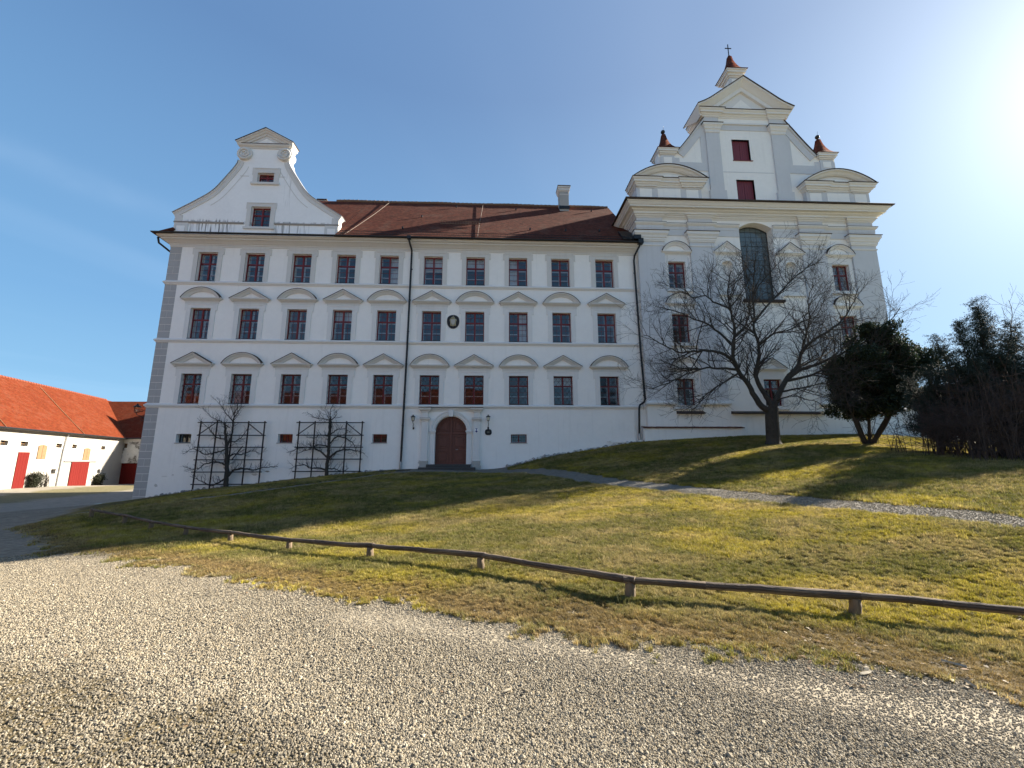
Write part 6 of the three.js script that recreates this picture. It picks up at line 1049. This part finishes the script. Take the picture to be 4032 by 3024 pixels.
{ // climbers against the barn wall
  const spots = [[15.3, 'dark ivy clump climbing the barn wall between two red doors', 1.7, 41], [13.6, 'tangled bare climber on the barn wall beside the downpipe', 1.9, 42], [5.0, 'dark creeper on the barn wall near the shaded corner', 1.5, 43]];
  for (const [l, label, H, seed] of spots) {
    const x = BC[0] + U[0] * l + 0.35, z = BC[1] + U[1] * l - 0.08, y = height(x, z), t = thing('climber', label, 'climbing plant', [x, y, z], 'climbers on the barn wall'), r = rng(seed), gs = [], items = [];
    for (let k = 0; k < 16; k++) { const p = [[(r() - 0.5) * 0.4, -0.1, 0]]; for (let i = 1; i <= 6; i++) { const w = (r() - 0.5) * 0.5; p.push([p[i - 1][0] + U[0] * w, H * i / 6 * (0.6 + 0.4 * r()), p[i - 1][2] + U[1] * w]); } gs.push(tube(p, p.map((_, i) => 0.03 - 0.004 * i), 4, false)); if (seed !== 42) for (let j = 0; j < 22; j++) { const s = p[1 + Math.floor(r() * 5)], g = 0.6 + 0.7 * r(); items.push([s[0] + (r() - 0.5) * 0.5, s[1] + (r() - 0.5) * 0.4, s[2] + (r() - 0.5) * 0.5, r() * 3, r() * 6, r() * 3, 1.3, [0.03 * g, 0.035 * g, 0.016 * g]]); } }
    mesh('stems', gs, M.twig, t, 0); if (items.length) scatter('foliage', sprig(6, 0.16, 0.035, 0.1, r), M.leaf, t, items);
  }
}

// ---------------------------------------------------------------- stones along the facade foot, gravel, grass, leaves
{
  const r = rng(2024), strip = new THREE.Group(); strip.name = 'rubble_strip'; strip.userData = { kind: 'structure', label: 'strip of rubble stones along the foot of the long facade', category: 'stones' }; scene.add(strip);
  const forms = Array.from({ length: 5 }, (_, s) => { const g = new THREE.IcosahedronGeometry(1, 1), p = g.attributes.position; for (let i = 0; i < p.count; i++) { const x = p.getX(i), y = p.getY(i), z = p.getZ(i), k = 0.78 + 0.45 * vnoise(x * 1.7 + s * 9, y * 1.7 + z * 2.3 + 5, s); p.setXYZ(i, x * k, y * k * 0.75, z * k); } g.computeVertexNormals(); return g; });
  const mats = [[0.42, 0.40, 0.36], [0.30, 0.285, 0.26], [0.2, 0.19, 0.175], [0.5, 0.48, 0.44]].map(c => std(c, 0.95));
  for (let k = 0; k < 250; k++) {
    const right = k % 5 < 3, x = right ? 0.9 + 8.8 * r() : -20.5 + 14 * r(), z = FZ + 0.12 + 0.32 * r(), s = 0.055 + 0.085 * r() * r() + (right ? 0.02 : 0);
    const m = inst('stone', forms[k % 5], mats[Math.floor(r() * (right ? 4 : 3))], strip, [x, height(x, z) + s * 0.25, z]); m.rotation.set(r() * 6, r() * 6, r() * 6); m.scale.set(s * (0.9 + 0.5 * r()), s, s);
  }
}
{ // loose gravel: real pebbles where the photograph shows them
  const r = rng(31337), g = new THREE.IcosahedronGeometry(1, 0), items = [];
  const tones = [[0.44, 0.385, 0.285], [0.38, 0.33, 0.24], [0.33, 0.285, 0.205], [0.24, 0.21, 0.16], [0.52, 0.46, 0.35], [0.16, 0.145, 0.115], [0.37, 0.305, 0.205]];
  const want = 430000;
  for (let k = 0, tries = 0; k < want && tries < want * 4; tries++) {
    const d = 1.9 + 13.5 * Math.pow(r(), 1.55), a = (r() - 0.5) * 2.5, x = Math.sin(a) * d, z = -Math.cos(a) * d * 1.0;
    if (z > -1.5) continue;
    const c = cover(x, z), bare = (1 - c.grass) * (1 - 0.55 * c.fringe) * (1 - 0.55 * c.moss) * (1 - 0.5 * c.sand) * (1 - c.path * 0);
    if (r() > bare) continue; k++;
    const s = (0.0042 + 0.005 * r() + (r() < 0.02 ? 0.008 * r() : 0)) * (1 - 0.3 * c.sand), t = tones[Math.floor(r() * tones.length)], v = (0.62 + 0.28 * r()) * (1 - 0.45 * c.moss * (0.4 + 0.6 * r())), tt = mix3(t, [0.46, 0.40, 0.30], 0.75 * c.sand);
    items.push([x, height(x, z) + s * 0.35, z, r() * 6.28, r() * 6.28, r() * 6.28, [s * (1 + 0.7 * r()), s * (0.6 + 0.4 * r()), s], tt.map(q => q * v)]);
  }
  const m = scatter('gravel', g, new THREE.MeshPhysicalMaterial({ color: lin(1, 1, 1), roughness: 0.95, specularIntensity: 0.3, flatShading: true }), scene, items);
  m.userData = { kind: 'stuff', label: 'loose pale gravel stones covering the yard', category: 'gravel' };
}
{ // short winter grass, thicker towards the camera
  const r = rng(555), blade = (h, w, lean, a, ox, oz) => { const cx = Math.cos(a), sx = Math.sin(a), p = [ox - w * sx, 0, oz + w * cx, ox + w * sx, 0, oz - w * cx, ox + cx * lean * 0.4 + w * 0.7 * sx, h * 0.6, oz + sx * lean * 0.4 - w * 0.7 * cx, ox + cx * lean * 0.4 - w * 0.7 * sx, h * 0.6, oz + sx * lean * 0.4 + w * 0.7 * cx, ox + cx * lean, h, oz + sx * lean]; const g = new THREE.BufferGeometry(); g.setAttribute('position', new THREE.Float32BufferAttribute(p, 3)); g.setIndex([0, 1, 2, 0, 2, 3, 3, 2, 4]); const q = g.toNonIndexed(); q.computeVertexNormals(); return q; };
  const tuft = (n, R, h) => { const gs = []; for (let k = 0; k < n; k++) { const a = r() * 6.28, q = R * Math.sqrt(r()); gs.push(blade(h * (0.5 + 0.7 * r()), 0.0035, h * (0.3 + 0.9 * r()), r() * 6.28, q * Math.cos(a), q * Math.sin(a))); } return mergeGeometries(gs); };
  const near = tuft(16, 0.032, 0.05), far = tuft(26, 0.085, 0.07);
  const mat = new THREE.MeshPhysicalMaterial({ color: lin(1, 1, 1), roughness: 0.8, transmission: 0.45, thickness: 0, specularIntensity: 0.3, side: THREE.DoubleSide });
  const put = (name, geo, n, sample, label, k0) => {
    const items = [];
    for (let k = 0, tries = 0; k < n && tries < n * 6; tries++) {
      const [x, z] = sample(), c = cover(x, z); if (z < -27.3) continue;
      const d = Math.max(c.grass, 0.5 * c.fringe) * (1 - 0.9 * c.path) * (c.bed ? 0.25 : 1), cl = smooth(0.3, 0.62, fbm(x * 15, z * 15, 2, 131)); if (r() > d * (0.05 + 0.95 * cl)) continue; k++;
      const y1 = clamp(smooth(0.46, 0.66, fbm(x * 0.5 + 3, z * 0.9, 4, 31)) * 0.75 + 0.5 * (fbm(x * 4, z * 4, 2, 133) - 0.5)), dry = smooth(0.42, 0.7, fbm(x * 0.8 + 90, z * 1.4, 4, 37)), br = clamp(c.fringe * 1.1);
      let col = mix3([0.18, 0.18, 0.038], [0.45, 0.38, 0.042], y1); col = mix3(col, [0.51, 0.40, 0.19], dry * 0.4 + 0.5 * (r() < 0.33)); if (r() < br) col = mix3(col, [0.33, 0.225, 0.09], 0.7);
      const v = 0.4 + 1.1 * r(); items.push([x, height(x, z) - 0.004, z, (r() - 0.5) * 0.3, r() * 6.28, (r() - 0.5) * 0.3, [k0 * (0.7 + 0.7 * r()), k0 * (0.4 + 0.5 * r() + 0.5 * cl) * (1 - 0.45 * br), k0 * (0.7 + 0.7 * r())], col.map(q => q * v)]);
    }
    const m = scatter(name, geo, mat, scene, items); m.userData = { kind: 'stuff', label, category: 'grass' };
  };
  put('near_grass', near, 245000, () => { const d = 3.2 + 9.5 * Math.pow(r(), 1.1), a = (r() - 0.46) * 2.45; return [Math.sin(a) * d, -Math.cos(a) * d]; }, 'short yellowish winter grass around the log fence', 1);
  put('far_grass', far, 130000, () => [-17 + 42 * r(), -27.2 + 20 * r()], 'sloping winter lawn between the footpath and the buildings', 1);
  // tall pale grass at the foot of fence posts
  const tg = tuft(26, 0.07, 0.13), it = [];
  for (const [x, , z] of FENCE.slice(0, 8)) for (let k = 0; k < 7; k++) { const px = x + (r() - 0.5) * 0.4, pz = z + (r() - 0.5) * 0.4; it.push([px, height(px, pz) - 0.01, pz, 0, r() * 6, 0, 0.6 + 0.6 * r(), mix3([0.12, 0.13, 0.03], [0.33, 0.27, 0.14], r())]); }
  const m = scatter('tall_grass', tg, mat, scene, it); m.userData = { kind: 'stuff', label: 'taller pale grass at the feet of the fence posts', category: 'grass' };
}
{ // dry leaves, chips and bits of bark
  const r = rng(808), g = new THREE.BufferGeometry(); g.setAttribute('position', new THREE.Float32BufferAttribute([-0.5, 0, -0.2, 0, 0.08, -0.28, 0.5, 0.02, 0, 0, 0.1, 0.25, -0.45, 0.03, 0.15], 3)); g.setIndex([0, 1, 4, 1, 3, 4, 1, 2, 3]); const q = g.toNonIndexed(); q.computeVertexNormals();
  const items = [];
  const add = (n, f, s0, s1) => { for (let k = 0; k < n; k++) { const [x, z] = f(), v = 0.6 + 0.6 * r(); items.push([x, height(x, z) + 0.015, z, (r() - 0.5) * 0.8, r() * 6.28, (r() - 0.5) * 0.8, mix(s0, s1, r() * r()), (r() < 0.6 ? [0.36, 0.30, 0.21] : [0.2, 0.125, 0.065]).map(c => c * v)]); } };
  add(1100, () => [2.6 + 4.2 * r(), -3.4 - 2.6 * r()], 0.02, 0.075); add(900, () => [-3 + 12 * r(), -4.6 - 6 * r()], 0.02, 0.05); add(1600, () => [6 + 14 * r(), -9 - 11 * r()], 0.03, 0.09); add(5000, () => [-9 + 19 * r(), -4.3 - 9 * r()], 0.014, 0.05); add(70, () => [-3 + 7 * r(), -2.4 - 2 * r()], 0.015, 0.04); add(700, () => [13 + 9 * r(), -19 - 4 * r()], 0.04, 0.1);
  const m = scatter('leaf_litter', q, new THREE.MeshStandardMaterial({ color: lin(1, 1, 1), roughness: 0.85, side: THREE.DoubleSide }), scene, items); m.userData = { kind: 'stuff', label: 'dry fallen leaves and bark chips on grass and gravel', category: 'leaves' };
  const chip = std([0.34, 0.30, 0.225], 0.95), tw = [[3.05, -3.72, 0.07, 0.3], [3.75, -3.55, 0.055, 1.3], [0.12, -3.55, 0.035, 0.6], [4.0, -3.9, 0.08, 2.2], [4.35, -3.3, 0.06, 0.2]];
  for (const [x, z, l, a] of tw) { const t = thing('bark_chip', ['long pale bark chip on the gravel below the fence', 'pale bark chip near the lower right edge', 'small pale leaf alone in the middle of the gravel', 'curled straw stalk right of the nearest post', 'pale chip of bark at the right edge of the gravel'][tw.findIndex(q => q[0] === x)], 'debris', [x, height(x, z) + 0.02, z]); t.rotation.y = a; mesh('chip', loft([[-1, 0.15], [-0.6, 0.22], [0.2, 0.25], [0.8, 0.15], [1, 0.05]].map(([u, w], k) => [[u * l, 0.01 * k % 2 * 0.01, -w * l], [u * l, 0.012, 0], [u * l, 0, w * l], [u * l, -0.006, 0]])), chip, t); }
}
scene.traverse(o => { if (o.isMesh) { o.castShadow = true; o.receiveShadow = true; } });
renderer.setSize(1024, 768);
renderer.render(scene, camera);
